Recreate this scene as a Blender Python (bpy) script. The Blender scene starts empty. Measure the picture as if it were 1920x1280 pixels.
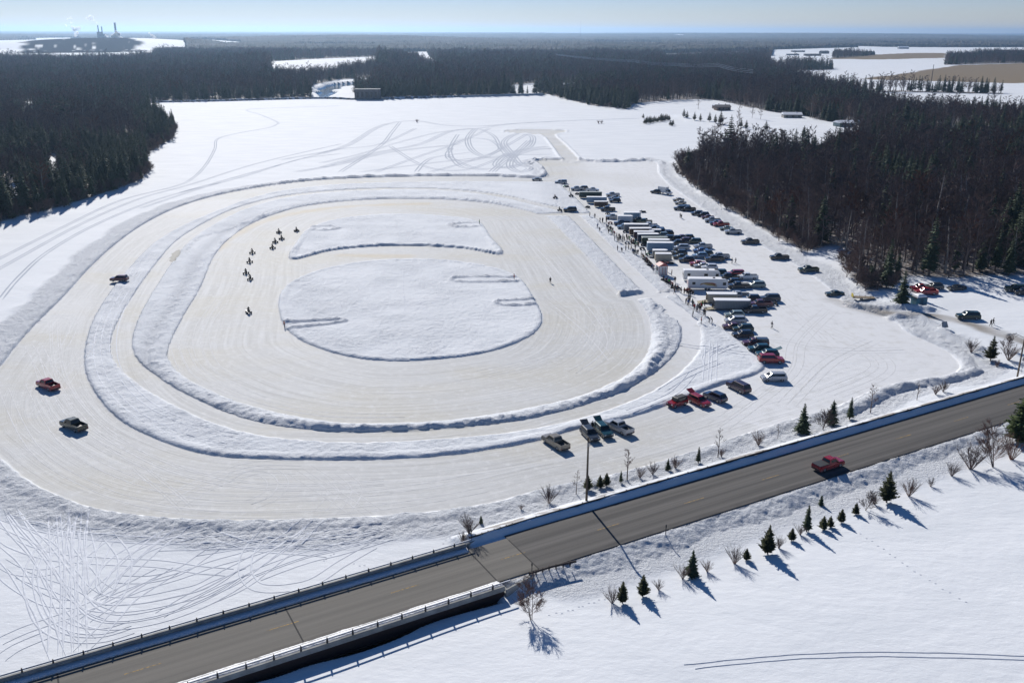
import bpy, bmesh, math, random
import numpy as np
from mathutils import Vector, Matrix
random.seed(7); rng = np.random.default_rng(7)
sc = bpy.context.scene; C = sc.collection
# ------------------------------------------------------------------ camera
F = 1700.0; CAMH = 66.0; PITCH = math.atan(580.5 / F); ROLL = math.radians(-0.13)
cd = bpy.data.cameras.new('camera'); cam = bpy.data.objects.new('camera', cd); C.objects.link(cam)
cd.sensor_width = 36.0; cd.lens = 36.0 * F / 1920; cd.clip_start = 1; cd.clip_end = 60000
cam.matrix_world = Matrix.Translation((0, 0, CAMH)) @ Matrix.Rotation(math.pi / 2 - PITCH, 4, 'X') @ Matrix.Rotation(-ROLL, 4, 'Z')
sc.camera = cam
R3 = cam.matrix_world.to_3x3(); R3 = np.array(R3)
def G(px, py, z=0.0):
    """survey point of the 1920x1280 photograph -> world x, y at height z"""
    d = R3 @ np.array([(px - 960) / F, (640 - py) / F, -1.0])
    t = (z - CAMH) / d[2]
    return d[0] * t, d[1] * t
def PXM(px, py, z=0.0):
    """pixels per metre there"""
    x, y = G(px, py, z)
    v = R3.T @ np.array([x, y, z - CAMH]); return F / -v[2]
# ------------------------------------------------------------------ helpers
def link(o, parent=None):
    C.objects.link(o)
    if parent is not None: o.parent = parent
    return o
def tag(o, label=None, cat=None, group=None, kind=None):
    if label: o['label'] = label
    if cat: o['category'] = cat
    if group: o['group'] = group
    if kind: o['kind'] = kind
    return o
def empty(name, loc=(0, 0, 0), rz=0):
    o = bpy.data.objects.new(name, None); o.location = loc; o.rotation_euler = (0, 0, rz)
    o.empty_display_size = 0.3
    return link(o)
class MB:
    def __init__(s): s.v = []; s.f = []; s.m = []
    def add(s, vs, fs, mi=0):
        b = len(s.v); s.v += [tuple(map(float, q)) for q in vs]
        s.f += [tuple(b + i for i in f) for f in fs]; s.m += [mi] * len(fs); return s
    def box(s, x0, x1, y0, y1, z0, z1, mi=0, bev=0.0):
        if bev <= 0:
            return s.add([(x0,y0,z0),(x1,y0,z0),(x1,y1,z0),(x0,y1,z0),(x0,y0,z1),(x1,y0,z1),(x1,y1,z1),(x0,y1,z1)],
                [(0,3,2,1),(4,5,6,7),(0,1,5,4),(1,2,6,5),(2,3,7,6),(3,0,4,7)], mi)
        b = bev; rings = []
        for z, i in ((z0, 0), (z1 - b, 0), (z1, b)):
            xa, xb, ya, yb = x0 + i, x1 - i, y0 + i, y1 - i; c = b
            rings.append([(xa+c,ya,z),(xb-c,ya,z),(xb,ya+c,z),(xb,yb-c,z),(xb-c,yb,z),(xa+c,yb,z),(xa,yb-c,z),(xa,ya+c,z)])
        return s.loft(rings, mi)
    def loft(s, rings, mi=0, cap=True):
        n = len(rings[0]); vs = [p for r in rings for p in r]; fs = []
        for k in range(len(rings) - 1):
            for i in range(n):
                j = (i + 1) % n; fs.append((k*n+i, k*n+j, (k+1)*n+j, (k+1)*n+i))
        if cap: fs.append(tuple(range(n))[::-1]); fs.append(tuple((len(rings)-1)*n + i for i in range(n)))
        return s.add(vs, fs, mi)
    def tube(s, p, q, r0, r1=None, n=5, mi=0, cap=True):
        r1 = r0 if r1 is None else r1
        p = Vector(p); q = Vector(q); d = (q - p)
        if d.length < 1e-6: return s
        d.normalize(); a = d.orthogonal().normalized(); b = d.cross(a)
        rings = [[tuple(c + a * (r * math.cos(2*math.pi*i/n)) + b * (r * math.sin(2*math.pi*i/n))) for i in range(n)] for c, r in ((p, r0), (q, r1))]
        return s.loft(rings, mi, cap)
    def mesh(s, name, mats):
        me = bpy.data.meshes.new(name); me.from_pydata(s.v, [], s.f)
        for m in (mats if isinstance(mats, (list, tuple)) else [mats]): me.materials.append(m)
        if any(s.m): me.polygons.foreach_set('material_index', s.m)
        me.update(); return me
    def build(s, name, mats, parent=None, loc=None, smooth=False):
        me = s.mesh(name, mats)
        if smooth: me.polygons.foreach_set('use_smooth', [True] * len(me.polygons))
        o = bpy.data.objects.new(name, me)
        if loc: o.location = loc
        return link(o, parent)
def copy_tree(o, parent=None, name=None):
    c = o.copy(); link(c, None); c.parent = parent
    if parent is None and name: c.name = name
    for ch in KIDS.get(o.name, ()): copy_tree(ch, c)
    return c
KIDS = {}
def register(o):
    KIDS[o.name] = list(o.children)
    for c in o.children: register(c)
def np_mesh(name, V, Fq, mats, smooth=True):
    me = bpy.data.meshes.new(name); V = np.asarray(V, np.float32); Fq = np.asarray(Fq, np.int32)
    me.vertices.add(len(V)); me.vertices.foreach_set('co', V.ravel())
    k = Fq.shape[1]; me.loops.add(Fq.size); me.loops.foreach_set('vertex_index', Fq.ravel())
    me.polygons.add(len(Fq)); me.polygons.foreach_set('loop_start', np.arange(len(Fq), dtype=np.int32) * k)
    me.polygons.foreach_set('use_smooth', np.full(len(Fq), smooth))
    for m in (mats if isinstance(mats, (list, tuple)) else [mats]): me.materials.append(m)
    me.update(calc_edges=True); return me
# ------------------------------------------------------------------ materials
def mat(name, col, rough=0.6, metal=0.0, spec=0.5, coat=0.0, objcol=False):
    m = bpy.data.materials.new(name); m.use_nodes = True; b = m.node_tree.nodes['Principled BSDF']
    b.inputs['Base Color'].default_value = (*col, 1); b.inputs['Roughness'].default_value = rough
    b.inputs['Metallic'].default_value = metal; b.inputs['Specular IOR Level'].default_value = spec
    b.inputs['Coat Weight'].default_value = coat
    return m
class NT:
    def __init__(s, m): s.m = m; s.t = m.node_tree; s.b = m.node_tree.nodes.get('Principled BSDF')
    def n(s, ty, **k):
        nd = s.t.nodes.new(ty)
        for a, b in k.items():
            if a.startswith('i_'): nd.inputs[a[2:].replace('_', ' ')].default_value = b
            else: setattr(nd, a, b)
        return nd
    def l(s, a, b): s.t.links.new(a, b)
    def noise(s, vec, scale, detail=3, rough=0.55):
        nd = s.n('ShaderNodeTexNoise'); nd.inputs['Scale'].default_value = scale
        nd.inputs['Detail'].default_value = detail; nd.inputs['Roughness'].default_value = rough
        if vec is not None: s.l(vec, nd.inputs['Vector'])
        return nd.outputs['Fac']
    def math(s, op, a, b=None, clamp=False):
        nd = s.n('ShaderNodeMath', operation=op, use_clamp=clamp)
        for i, q in enumerate((a, b)):
            if q is None: continue
            if isinstance(q, (int, float)): nd.inputs[i].default_value = q
            else: s.l(q, nd.inputs[i])
        return nd.outputs[0]
    def ramp(s, fac, a, b):
        nd = s.n('ShaderNodeMapRange', clamp=True); s.l(fac, nd.inputs['Value'])
        nd.inputs['From Min'].default_value = a; nd.inputs['From Max'].default_value = b
        return nd.outputs['Result']
    def mix(s, fac, a, b):
        nd = s.n('ShaderNodeMix', data_type='RGBA')
        if isinstance(fac, (int, float)): nd.inputs[0].default_value = fac
        else: s.l(fac, nd.inputs[0])
        for i, q in ((6, a), (7, b)):
            if isinstance(q, (tuple, list)): nd.inputs[i].default_value = (*q[:3], 1)
            else: s.l(q, nd.inputs[i])
        return nd.outputs[2]
    def scaled(s, vec, sx, sy, sz):
        nd = s.n('ShaderNodeVectorMath', operation='MULTIPLY'); s.l(vec, nd.inputs[0]); nd.inputs[1].default_value = (sx, sy, sz)
        return nd.outputs[0]
    def bump(s, h, strength, dist):
        nd = s.n('ShaderNodeBump'); nd.inputs['Strength'].default_value = strength; nd.inputs['Distance'].default_value = dist
        s.l(h, nd.inputs['Height']); return nd.outputs['Normal']
def grime(m, base, dark, scale=2.0, lo=0.35, hi=0.7):
    t = NT(m); co = t.n('ShaderNodeTexCoord').outputs['Object']
    c = t.mix(t.ramp(t.noise(co, scale, 4), lo, hi), base, dark); t.l(c, t.b.inputs['Base Color']); return m
# car paint: colour from the object, road salt low down
M = {}
def paint(name, col):
    k = 'paint_' + name
    if k in M: return M[k]
    m = mat(k, col, 0.28, 0.15 if sum(col) < 1.5 else 0.0, 0.5, 0.5); t = NT(m)
    co = t.n('ShaderNodeTexCoord').outputs['Object']
    sep = t.n('ShaderNodeSeparateXYZ'); t.l(co, sep.inputs[0])
    low = t.math('MULTIPLY', t.math('SUBTRACT', 1.0, t.ramp(sep.outputs['Z'], 0.25, 1.0)), t.ramp(t.noise(co, 3, 3), 0.3, 0.7))
    low = t.math('MULTIPLY', low, 0.55)
    t.l(t.mix(low, col, (0.32, 0.31, 0.29)), t.b.inputs['Base Color'])
    t.l(t.math('ADD', t.math('MULTIPLY', low, 0.6), 0.22), t.b.inputs['Roughness'])
    M[k] = m; return m
COL = dict(black=(.012,.012,.014), darkgrey=(.045,.048,.052), silver=(.42,.43,.44), white=(.72,.72,.71), red=(.32,.012,.018),
    maroon=(.10,.012,.018), darkblue=(.015,.03,.075), blue=(.03,.09,.26), lightblue=(.22,.32,.42), darkgreen=(.012,.035,.025),
    teal=(.01,.06,.065), olive=(.05,.055,.035), tan=(.28,.24,.18), beige=(.42,.38,.30), purple=(.05,.025,.04), green=(.05,.28,.06),
    orange=(.6,.12,.02), greygreen=(.22,.27,.24), brown=(.10,.06,.04), grey=(.2,.21,.22), yellow=(.55,.4,.03))
M['glass'] = mat('car_glass', (.012, .016, .02), 0.05, 0, 0.4)
M['tyre'] = mat('tyre_rubber', (.02, .02, .02), 0.85)
M['rim'] = mat('wheel_rim', (.35, .35, .36), 0.4, 0.7)
M['lamp'] = mat('head_lamp_glass', (.7, .7, .68), 0.15)
M['tail'] = mat('tail_lamp_plastic', (.35, .01, .01), 0.3)
M['trim'] = mat('black_trim', (.02, .02, .022), 0.55)
M['steel'] = grime(mat('galvanised_steel', (.3, .31, .32), 0.45, 0.6), (.34, .35, .36), (.18, .17, .16), 1.5)
M['rust'] = grime(mat('weathered_steel', (.06, .045, .04), 0.8), (.07, .05, .045), (.03, .025, .022), 1.2)
M['wood'] = grime(mat('weathered_wood', (.2, .15, .1), 0.85), (.24, .19, .13), (.12, .09, .06), 3)
M['pole'] = grime(mat('pole_wood', (.16, .12, .08), 0.9), (.19, .14, .095), (.10, .075, .05), 1.2)
M['board'] = grime(mat('ramp_board', (.33, .28, .18), 0.8), (.36, .31, .2), (.22, .18, .12), 2)
M['roofsnow'] = mat('snow_on_roof', (.8, .81, .83), 0.6)
M['concrete'] = grime(mat('concrete', (.3, .3, .28), 0.9), (.34, .34, .32), (.2, .2, .19), 0.8)
M['skin'] = mat('skin', (.45, .28, .2), 0.6)
M['bark'] = grime(mat('grey_bark', (.12, .10, .085), 0.95), (.17, .145, .13), (.10, .085, .075), 2)
M['birch'] = grime(mat('pale_bark', (.3, .28, .25), 0.9), (.33, .31, .28), (.15, .13, .12), 4)
M['twig'] = grime(mat('bare_twigs', (.11, .085, .075), 0.95), (.225, .178, .158), (.155, .122, .112), 0.25)
for _k in ('twig', 'bark'):
    t_ = NT(M[_k]); q_ = M[_k].node_tree.links[[l.to_socket.name for l in M[_k].node_tree.links].index('Base Color')].from_socket
    oi_ = t_.n('ShaderNodeObjectInfo').outputs['Random']; c_ = t_.mix(t_.ramp(oi_, .0, 1.), (.62, .62, .70), (1.25, 1.08, .98)); mm_ = t_.n('ShaderNodeVectorMath', operation='MULTIPLY'); t_.l(q_, mm_.inputs[0]); t_.l(c_, mm_.inputs[1]); t_.l(mm_.outputs[0], t_.b.inputs['Base Color'])
M['twig_red'] = grime(mat('reddish_twigs', (.2, .09, .055), 0.95), (.22, .10, .06), (.12, .07, .05), 0.6)
def foliage(name, a, b):
    m = mat(name, a, 0.85, 0, 0.25); t = NT(m); co = t.n('ShaderNodeTexCoord').outputs['Object']
    oi = t.n('ShaderNodeObjectInfo').outputs['Random']
    c = t.mix(t.ramp(t.noise(co, 0.9, 3), 0.35, 0.65), a, b)
    c = t.mix(t.math('MULTIPLY', oi, 0.5), c, tuple(x * 1.6 for x in b)); t.l(c, t.b.inputs['Base Color']); return m
M['spruce'] = foliage('spruce_needles', (.034, .054, .028), (.056, .076, .04))
M['cedar'] = foliage('cedar_foliage', (.032, .044, .016), (.058, .062, .026))
M['pine'] = foliage('pine_needles', (.045, .075, .022), (.075, .10, .035))

# ------------------------------------------------------------------ numpy noise
def _h(ix, iy, seed):
    n = (ix.astype(np.int64) * 374761393 + iy.astype(np.int64) * 668265263 + seed * 1442695041) & 0xffffffff
    n = ((n ^ (n >> 13)) * 1274126177) & 0xffffffff
    return ((n ^ (n >> 16)) & 0xffff).astype(np.float32) / 65535.0
def vn(x, y, s, seed=0):
    x = np.asarray(x, float) / s; y = np.asarray(y, float) / s
    ix = np.floor(x); iy = np.floor(y); fx = (x - ix).astype(np.float32); fy = (y - iy).astype(np.float32)
    ix = ix.astype(np.int64); iy = iy.astype(np.int64)
    fx = fx * fx * (3 - 2 * fx); fy = fy * fy * (3 - 2 * fy)
    a = _h(ix, iy, seed); b = _h(ix + 1, iy, seed); c = _h(ix, iy + 1, seed); d = _h(ix + 1, iy + 1, seed)
    return (a + (b - a) * fx) * (1 - fy) + (c + (d - c) * fx) * fy
def ss(x, a, b):
    t = np.clip((np.asarray(x, float) - a) / (b - a), 0, 1); return t * t * (3 - 2 * t)
# ------------------------------------------------------------------ surveyed outlines
def curve(pts, closed=True, k=4, px=True):
    P = np.array([G(*p) if px else p for p in pts], float); n = len(P); out = []
    rngi = range(n) if closed else range(n - 1)
    for i in rngi:
        if closed: a, b, c, d = P[(i-1) % n], P[i], P[(i+1) % n], P[(i+2) % n]
        else: a, b, c, d = P[max(i-1, 0)], P[i], P[i+1], P[min(i+2, n-1)]
        for j in range(k):
            t = j / k
            out.append(0.5 * ((2*b) + (-a+c)*t + (2*a-5*b+4*c-d)*t*t + (-a+3*b-3*c+d)*t**3))
    if not closed: out.append(P[-1])
    return np.array(out)
class Raster:
    def __init__(s, x0, x1, y0, y1, c):
        s.x0, s.y0, s.c = x0, y0, c; s.nx = int((x1-x0)/c)+1; s.ny = int((y1-y0)/c)+1
        s.X = (x0 + np.arange(s.nx)*c).astype(np.float32); s.Y = (y0 + np.arange(s.ny)*c).astype(np.float32)
    def dist(s, P, R, closed=True):
        D = np.full((s.ny, s.nx), R, np.float32); n = len(P)
        for i in range(n if closed else n-1):
            a = P[i]; b = P[(i+1) % n]
            i0 = max(int((min(a[0], b[0])-R-s.x0)/s.c), 0); i1 = min(int((max(a[0], b[0])+R-s.x0)/s.c)+2, s.nx)
            j0 = max(int((min(a[1], b[1])-R-s.y0)/s.c), 0); j1 = min(int((max(a[1], b[1])+R-s.y0)/s.c)+2, s.ny)
            if i0 >= i1 or j0 >= j1: continue
            gx = s.X[i0:i1][None, :]; gy = s.Y[j0:j1][:, None]; d = b - a; L = d @ d + 1e-9
            t = np.clip(((gx-a[0])*d[0] + (gy-a[1])*d[1]) / L, 0, 1)
            q = np.hypot(gx - a[0] - t*d[0], gy - a[1] - t*d[1]).astype(np.float32)
            D[j0:j1, i0:i1] = np.minimum(D[j0:j1, i0:i1], q)
        return D
    def inside(s, P):
        I = np.zeros((s.ny, s.nx), bool); x1 = P; x2 = np.roll(P, -1, 0)
        for j in range(s.ny):
            y = s.Y[j]; m = (x1[:, 1] > y) != (x2[:, 1] > y)
            if not m.any(): continue
            a, b = x1[m], x2[m]; xs = np.sort(a[:, 0] + (y-a[:, 1])*(b[:, 0]-a[:, 0])/(b[:, 1]-a[:, 1]))
            for k in range(0, len(xs)-1, 2):
                i0 = int(np.clip(math.ceil((xs[k]-s.x0)/s.c), 0, s.nx)); i1 = int(np.clip(math.floor((xs[k+1]-s.x0)/s.c)+1, 0, s.nx))
                I[j, i0:i1] = True
        return I
    def sdf(s, P, R):
        D = s.dist(P, R); return np.where(s.inside(P), D, -D)
    def samp(s, A, x, y, out=0.0):
        u = (np.asarray(x) - s.x0)/s.c; v = (np.asarray(y) - s.y0)/s.c
        ok = (u >= 0) & (v >= 0) & (u < s.nx-1.01) & (v < s.ny-1.01)
        u = np.clip(u, 0, s.nx-1.02); v = np.clip(v, 0, s.ny-1.02); i = u.astype(int); j = v.astype(int)
        fu = u-i; fv = v-j
        r = (A[j, i]*(1-fu)+A[j, i+1]*fu)*(1-fv) + (A[j+1, i]*(1-fu)+A[j+1, i+1]*fu)*fv
        return np.where(ok, r, out)
RN = Raster(-330, 330, 50, 700, 0.4)       # near: tracks
RF = Raster(-3600, 3600, 40, 7000, 4.0)    # far: woods, fields
A_ = [(1015,333),(900,330),(760,331),(640,335),(560,341),(480,352),(400,368),(330,390),(270,420),(220,455),(170,500),(120,555),(60,615),(15,668),(-40,745),(-45,810),(0,858),(60,905),(150,945),(250,965),(380,975),(480,976),(560,973),(700,968),(850,955),(930,940),(1040,912),(1150,890),(1250,862),(1350,830),(1450,797),(1560,765),(1650,728),(1720,712),(1780,703),(1800,685),(1770,655),(1700,622),(1680,604),(1650,590),(1590,572),(1560,545),(1520,515),(1480,490),(1400,445),(1330,400),(1290,372),(1255,347),(1235,325),(1225,303),(1150,304),(1085,301),(1060,299),(1005,302),(1020,318)]
B_ = [(1035,342),(900,341),(760,342),(640,346),(540,356),(470,372),(400,398),(340,425),(290,455),(245,500),(205,550),(175,600),(160,650),(162,700),(185,745),(230,790),(300,825),(380,850),(480,860),(640,862),(780,858),(900,845),(1010,825),(1090,802),(1190,780),(1270,752),(1350,722),(1420,700),(1430,680),(1380,635),(1330,600),(1285,570),(1262,545),(1235,515),(1200,480),(1165,455),(1140,430),(1110,403),(1080,372),(1060,355)]
I_ = [(400,482),(430,447),(470,420),(520,400),(580,385),(680,375),(800,373),(900,379),(970,391),(1010,402),(1030,410),(1060,440),(1110,490),(1165,552),(1195,562),(1215,590),(1222,625),(1215,660),(1180,700),(1100,738),(1000,763),(880,783),(760,793),(640,793),(540,778),(450,755),(390,730),(340,703),(315,672),(320,640),(345,590),(375,540)]
L1_ = [(523,560),(545,530),(600,506),(680,491),(760,486),(850,489),(930,503),(975,523),(1000,558),(1016,592),(1008,618),(970,642),(900,663),(800,675),(700,675),(620,660),(560,635),(530,605)]
L2_ = [(545,487),(556,455),(585,425),(650,408),(740,401),(830,405),(895,415),(920,445),(942,477),(870,466),(780,461),(700,462),(620,470)]
LANE_ = [(1065,398),(1110,438),(1160,488),(1225,550),(1275,588),(1296,620),(1288,660),(1245,703),(1180,740),(1080,775),(960,800),(820,813),(700,819),(600,817),(500,806),(420,785),(340,750),(280,714),(238,678),(228,640),(245,590),(275,540),(310,490),(345,450),(400,415),(460,388),(540,368),(640,358),(760,354),(860,358),(940,368),(1005,383)]
T1_ = [(945,247),(960,244),(1000,243),(1050,244),(1062,247),(1040,253),(1055,268),(1075,288),(1085,302),(1060,302),(1045,285),(1030,265),(1015,253),(975,251)]
pA, pB, pI, p1, p2, pT = curve(A_), curve(B_), curve(I_), curve(L1_), curve(L2_), curve(T1_, k=2)
pL = curve(LANE_)
sA, sB, sI, s1, s2, sT = [RN.sdf(p, 30) for p in (pA, pB, pI, p1, p2, pT)]
dLane = RN.dist(pL, 30)
def strips(lst, R=12):
    D = None
    for p in lst:
        d = RN.dist(curve(p, False), R, False); D = d if D is None else np.minimum(D, d)
    return D
dCross = strips([[(1150,560),(1200,555),(1262,549),(1290,548)], [(1000,403),(1060,402),(1140,401)], [(1262,585),(1290,600)]])
wl = 2.3
ice_n = np.maximum(np.minimum(sA, -sB), np.maximum(np.minimum(sI, np.minimum(-s1, -s2)), np.maximum(wl - dLane, np.maximum(2.6 - dCross, sT))))
# plough ridges: (line, height, half width)
dPit = strips([[(853,521),(900,520),(966,521)], [(853,521),(846,525),(856,529),(900,530),(970,529)], [(535,606),(590,603),(640,600)], [(640,600),(646,604),(600,611),(540,617)],
    [(935,565),(1000,562)], [(935,565),(930,569),(950,574),(1004,572)], [(585,426),(620,425),(636,429),(610,433),(583,431)], [(840,423),(870,419),(900,419)], [(840,423),(860,427),(900,425)],
    [(600,603),(760,590),(1000,566)] ][:9], 6)
dBerm2 = strips([[(1002,301),(1030,300),(1058,298)], [(1086,301),(1120,303),(1190,302),(1222,299),(1245,308)], [(1163,553),(1197,549)], [(1236,550),(1262,546)],
    [(1005,303),(1025,330)], [(1660,598),(1710,600),(1740,612),(1790,640),(1835,660)], [(1590,574),(1640,580),(1700,585),(1740,590)], [(1590,775),(1650,745),(1700,728),(1770,716),(1830,700)]], 8)
dSlush = np.minimum(RN.sdf(curve([(352,468),(365,452),(392,440),(430,432),(448,424),(440,440),(418,452),(408,468),(385,480),(360,477)]), 6), 6)
dSlush2 = RN.sdf(curve([(322,478),(335,468),(340,474),(330,490),(320,488)]), 4)
dYel = strips([[(640,478),(700,480),(760,480)], [(400,470),(440,440),(520,408),(640,388),(800,382)]], 8)
# ------------------------------------------------------------------ road frame
ang = math.radians(29.3); RD = np.array([math.cos(ang), math.sin(ang)]); RNrm = np.array([-RD[1], RD[0]])
def ST(x, y): return x*RD[0]+y*RD[1], x*RNrm[0]+y*RNrm[1]
def XY(s, t): return s*RD[0]+t*RNrm[0], s*RD[1]+t*RNrm[1]
ZR = 2.25; TS, TN = 84.0, 93.1
S_AS = 45.4
TGN = 94.3
# ------------------------------------------------------------------ far layout
def poly(p): return np.array([G(*q) for q in p])
LAKE = [(-300,560),(0,432),(60,412),(120,398),(200,372),(285,342),(300,322),(292,305),(296,290),(336,266),(341,243),(318,225),(290,203),(287,193),(400,190),(590,185),(667,188),(713,187),(860,183),(1020,179),(1060,190),(1100,200),(1170,208),(1200,211),(1250,217),(1283,230),(1400,250),(1500,264),(1548,276),(1500,297),(1250,302),(1250,325),(1290,360),(1330,388),(1400,434),(1440,458),(1500,488),(1560,528),(1600,560),(1650,592),(1790,650),(1835,690),(1800,708),(1700,735),(1480,830),(1250,890),(1020,962),(870,1012),(300,1200),(-600,1500),(-900,700)]
CLR = [[(588,190),(590,163),(640,153),(700,151),(704,163),(664,168),(667,192)],
    [(512,146),(512,119),(600,113),(705,109),(708,133),(620,146),(560,150)],
    [(750,106),(750,101),(800,100),(806,112),(832,126),(815,133),(790,128),(772,115)],
    [(-900,122),(280,116),(296,99),(240,92),(60,80),(-900,78)], [(238,103),(352,101),(342,87),(240,84)], [(300,81.5),(450,89),(452,85),(330,79)],
    [(1240,114),(1440,112),(1440,99),(1240,103.5)], [(1440,126),(1470,144),(1540,166),(1640,199),(1700,214),(2300,234),(2300,94),(1640,90),(1450,97)],
    [(1180,214),(1190,199),(1265,193),(1330,191),(1385,203),(1440,215),(1500,223),(1560,236),(1625,243),(1605,262),(1545,277),(1283,232)],
    [(1590,575),(1592,558),(1650,556),(1700,530),(1800,540),(1920,536),(2300,560),(2600,900),(1840,760)],
    [(958,178),(960,163),(1000,160),(1010,178)], [(1050,170),(1056,160),(1080,158),(1082,168)],
    [(1740,268),(1745,246),(1800,244),(1812,262)], [(1828,275),(1835,250),(1900,255),(1890,278)], [(48,230),(50,195),(64,192),(68,228)], [(88,345),(92,310),(108,296),(116,340)], [(0,385),(10,360),(40,352),(45,380)],
    [(780,66.8),(850,66.8),(850,65.4),(780,65.4)], [(1500,520),(1520,480),(1560,470),(1570,525)]]
sLake = RF.sdf(poly(LAKE), 300)
sClr = None
for c in CLR:
    q = RF.sdf(poly(c), 40); sClr = q if sClr is None else np.maximum(sClr, q)
sHedge = None
for q_ in ([(1500,177),(1560,175),(1700,174),(1880,178),(1880,180.5),(1700,176.5),(1500,179.5)], [(1770,125),(1775,113),(1860,108),(2050,104),(2050,124),(1900,122)], [(1560,113),(1640,107),(1640,105.5),(1560,108)], [(1300,112),(1380,108),(1440,106),(1440,108),(1380,111)], [(1440,132),(1500,126),(1560,130),(1560,134),(1480,136)]):
    q_ = RF.sdf(poly(q_), 30); sHedge = q_ if sHedge is None else np.maximum(sHedge, q_)
sScat = RF.sdf(poly([(1440,124),(1600,122),(1760,124),(1760,140),(1900,176),(1640,170),(1560,150),(1450,136)]), 30)
sBrown = np.maximum(RF.sdf(poly([(1545,114),(1600,108),(1700,103),(1775,103),(1775,112),(1650,115)]), 60), RF.sdf(poly([(1700,140),(1800,125),(2100,118),(2200,152),(1900,160),(1600,152)]), 60))
sMound = RF.sdf(poly([(45,104),(60,84),(110,79.5),(190,80.5),(250,90),(275,100),(180,103)]), 120)
sRiver = RF.sdf(poly([(596,184),(594,167),(640,157),(694,154),(680,159),(632,170),(615,184)]), 60)
def hills(x, y):
    h = ss(y, 1100, 4500) * 9 * vn(x, y, 900, 3) + ss(y, 5000, 12000) * 38 * vn(x, y, 3800, 5)**1.3 + ss(y, 12000, 24000) * 22 * vn(x, y, 8000, 6)
    h = h + 26 * np.exp(-((x + 900) / 900.0)**2 - ((y - 5600) / 900.0)**2)
    h = h + 14 * np.exp(-((x + 330) / 190.0)**2 - ((y - 1750) / 230.0)**2)
    h = h + 33 * np.clip(1 - ((x + 1560) / 430.0)**2 - ((y - 3650) / 560.0)**2, 0, 1)**0.8
    return h
def fields(x, y):
    """heights and surface masks of the ground at world points"""
    x = np.asarray(x, float); y = np.asarray(y, float)
    lake = RF.samp(sLake, x, y, -300.0); s, t = ST(x, y)
    land = ss(-lake + 3 * (vn(x, y, 9, 1) - .5), 0, 9)
    ice = RN.samp(ice_n, x, y, -30.0); a = RN.samp(sA, x, y, -30.0); b = RN.samp(sB, x, y, -30.0)
    ii = RN.samp(sI, x, y, -30.0); i1 = RN.samp(s1, x, y, -30.0); i2 = RN.samp(s2, x, y, -30.0)
    ln = RN.samp(dLane, x, y, 30.0); tt = RN.samp(sT, x, y, -30.0)
    pit = RN.samp(dPit, x, y, 6.0); bm = RN.samp(dBerm2, x, y, 8.0); cr = RN.samp(dCross, x, y, 12.0)
    sl = np.maximum(RN.samp(dSlush, x, y, -6.0), RN.samp(dSlush2, x, y, -4.0)) + 1.6 * (vn(x, y, 2.2, 12) - .5) + 0.8 * (vn(x, y, .8, 13) - .5)
    ice_e = ice + 0.35 * (vn(x, y, 1.3, 8) - .5)
    icem = ss(ice_e, -0.12, 0.22)
    snow = 0.26 * (1 - .5 * ss(x, 5, 30) * ss(y, 190, 230)) * (1 - ss(ice_e, -0.55, 0.05))
    big = vn(x, y, 7, 21); med = vn(x, y, 2.4, 22); fine = vn(x, y, 0.9, 23)
    h = snow + 0.05 * vn(x, y, 14, 24) * (1 - icem)
    # ridge around the inner track (outside its ice) except at the openings
    openg = 1 - ss(cr, 4, 7)
    rd = np.abs(ii + 2.3 + 1.0 * (vn(x, y, 5, 28) - .5)) * (1.1 + .5 * vn(x, y, 3, 29))
    lump = (0.30 + 0.55 * big * (0.5 + 0.8 * med) + .35 * (fine > .55) * med)
    top = ss(y, 300, 340)                      # the far turn carries broken blocks
    leftn = ss(-x, 60, 80) * ss(y, 150, 230) * (1-top)
    side = ss(x, -10, 25) * (1 - ss(y, 215, 235)); strip = ss(x, 5, 15) * ss(y, 218, 240)
    amp = (0.60 + .3 * side) * (1 - .5 * leftn) * (1 - 0.93 * strip) * (.45 + 1.0 * vn(x, y, 17, 27))
    h = h + amp * lump * np.clip(1 - (rd / 2.1)**2, 0, 1) * (1 - openg) * (ii < 0.3)
    rough = np.clip(1 - np.abs(ii + 4.5) / 6, 0, 1) * (ii < 0)
    # ridge along the near side of the upper island, low ridges elsewhere
    lowr = (0.15 + .85 * (1 - ss(y - 0.10 * np.abs(x + 45), 291, 300)))
    h = h + 0.75 * lump * np.clip(1 - (np.abs(i2 - 1.1) / 1.3)**2, 0, 1) * lowr
    h = h + 0.16 * (0.3 + med) * np.clip(1 - (np.abs(i1 - .9) / 1.0)**2, 0, 1)
    rough = np.maximum(rough, np.maximum(np.clip(1 - np.abs(i1 - 1.8) / 2.6, 0, 1) * (i1 > 0), .8 * np.clip(1 - np.abs(i2 - 1.4) / 2., 0, 1) * (i2 > 0)) * .55)
    # outer edge bank
    outer = np.clip(1 - (np.abs(a + 1.6) / 1.7)**2, 0, 1) * (a < 0.4)
    far_edge = ss(y, 395, 430)
    nearroad = 1 - ss(t, 100, 118)
    wedge = ss(x, 60, 75) * ss(y, 215, 250)
    h = h + (0.28 + 0.5 * far_edge) * (1 - .7 * wedge) * (0.5 + med) * outer * (ice < 0.2)
    rough = np.maximum(rough, ss(-a, -0.2, .5) * (1 - ss(-a, 4.5 + 3 * big, 7 + 4 * big)))
    ringz = (b > 0) & (ice < 0)
    h = h + np.where(ringz, 0.18 * (0.4 + med) * np.clip(1 - (np.abs(b - 1.2) / 1.3)**2, 0, 1), 0)
    rough = np.maximum(rough, np.where(ringz, 0.3 + .45 * vn(x, y, 6, 31) * ss(-x, -20, 30) + .5 * ss(x, 5, 20) * ss(y, 185, 215), 0))
    h = h + 0.55 * (0.5 + med) * np.clip(1 - pit / 0.8, 0, 1) * (ice < 0.3)
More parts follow.
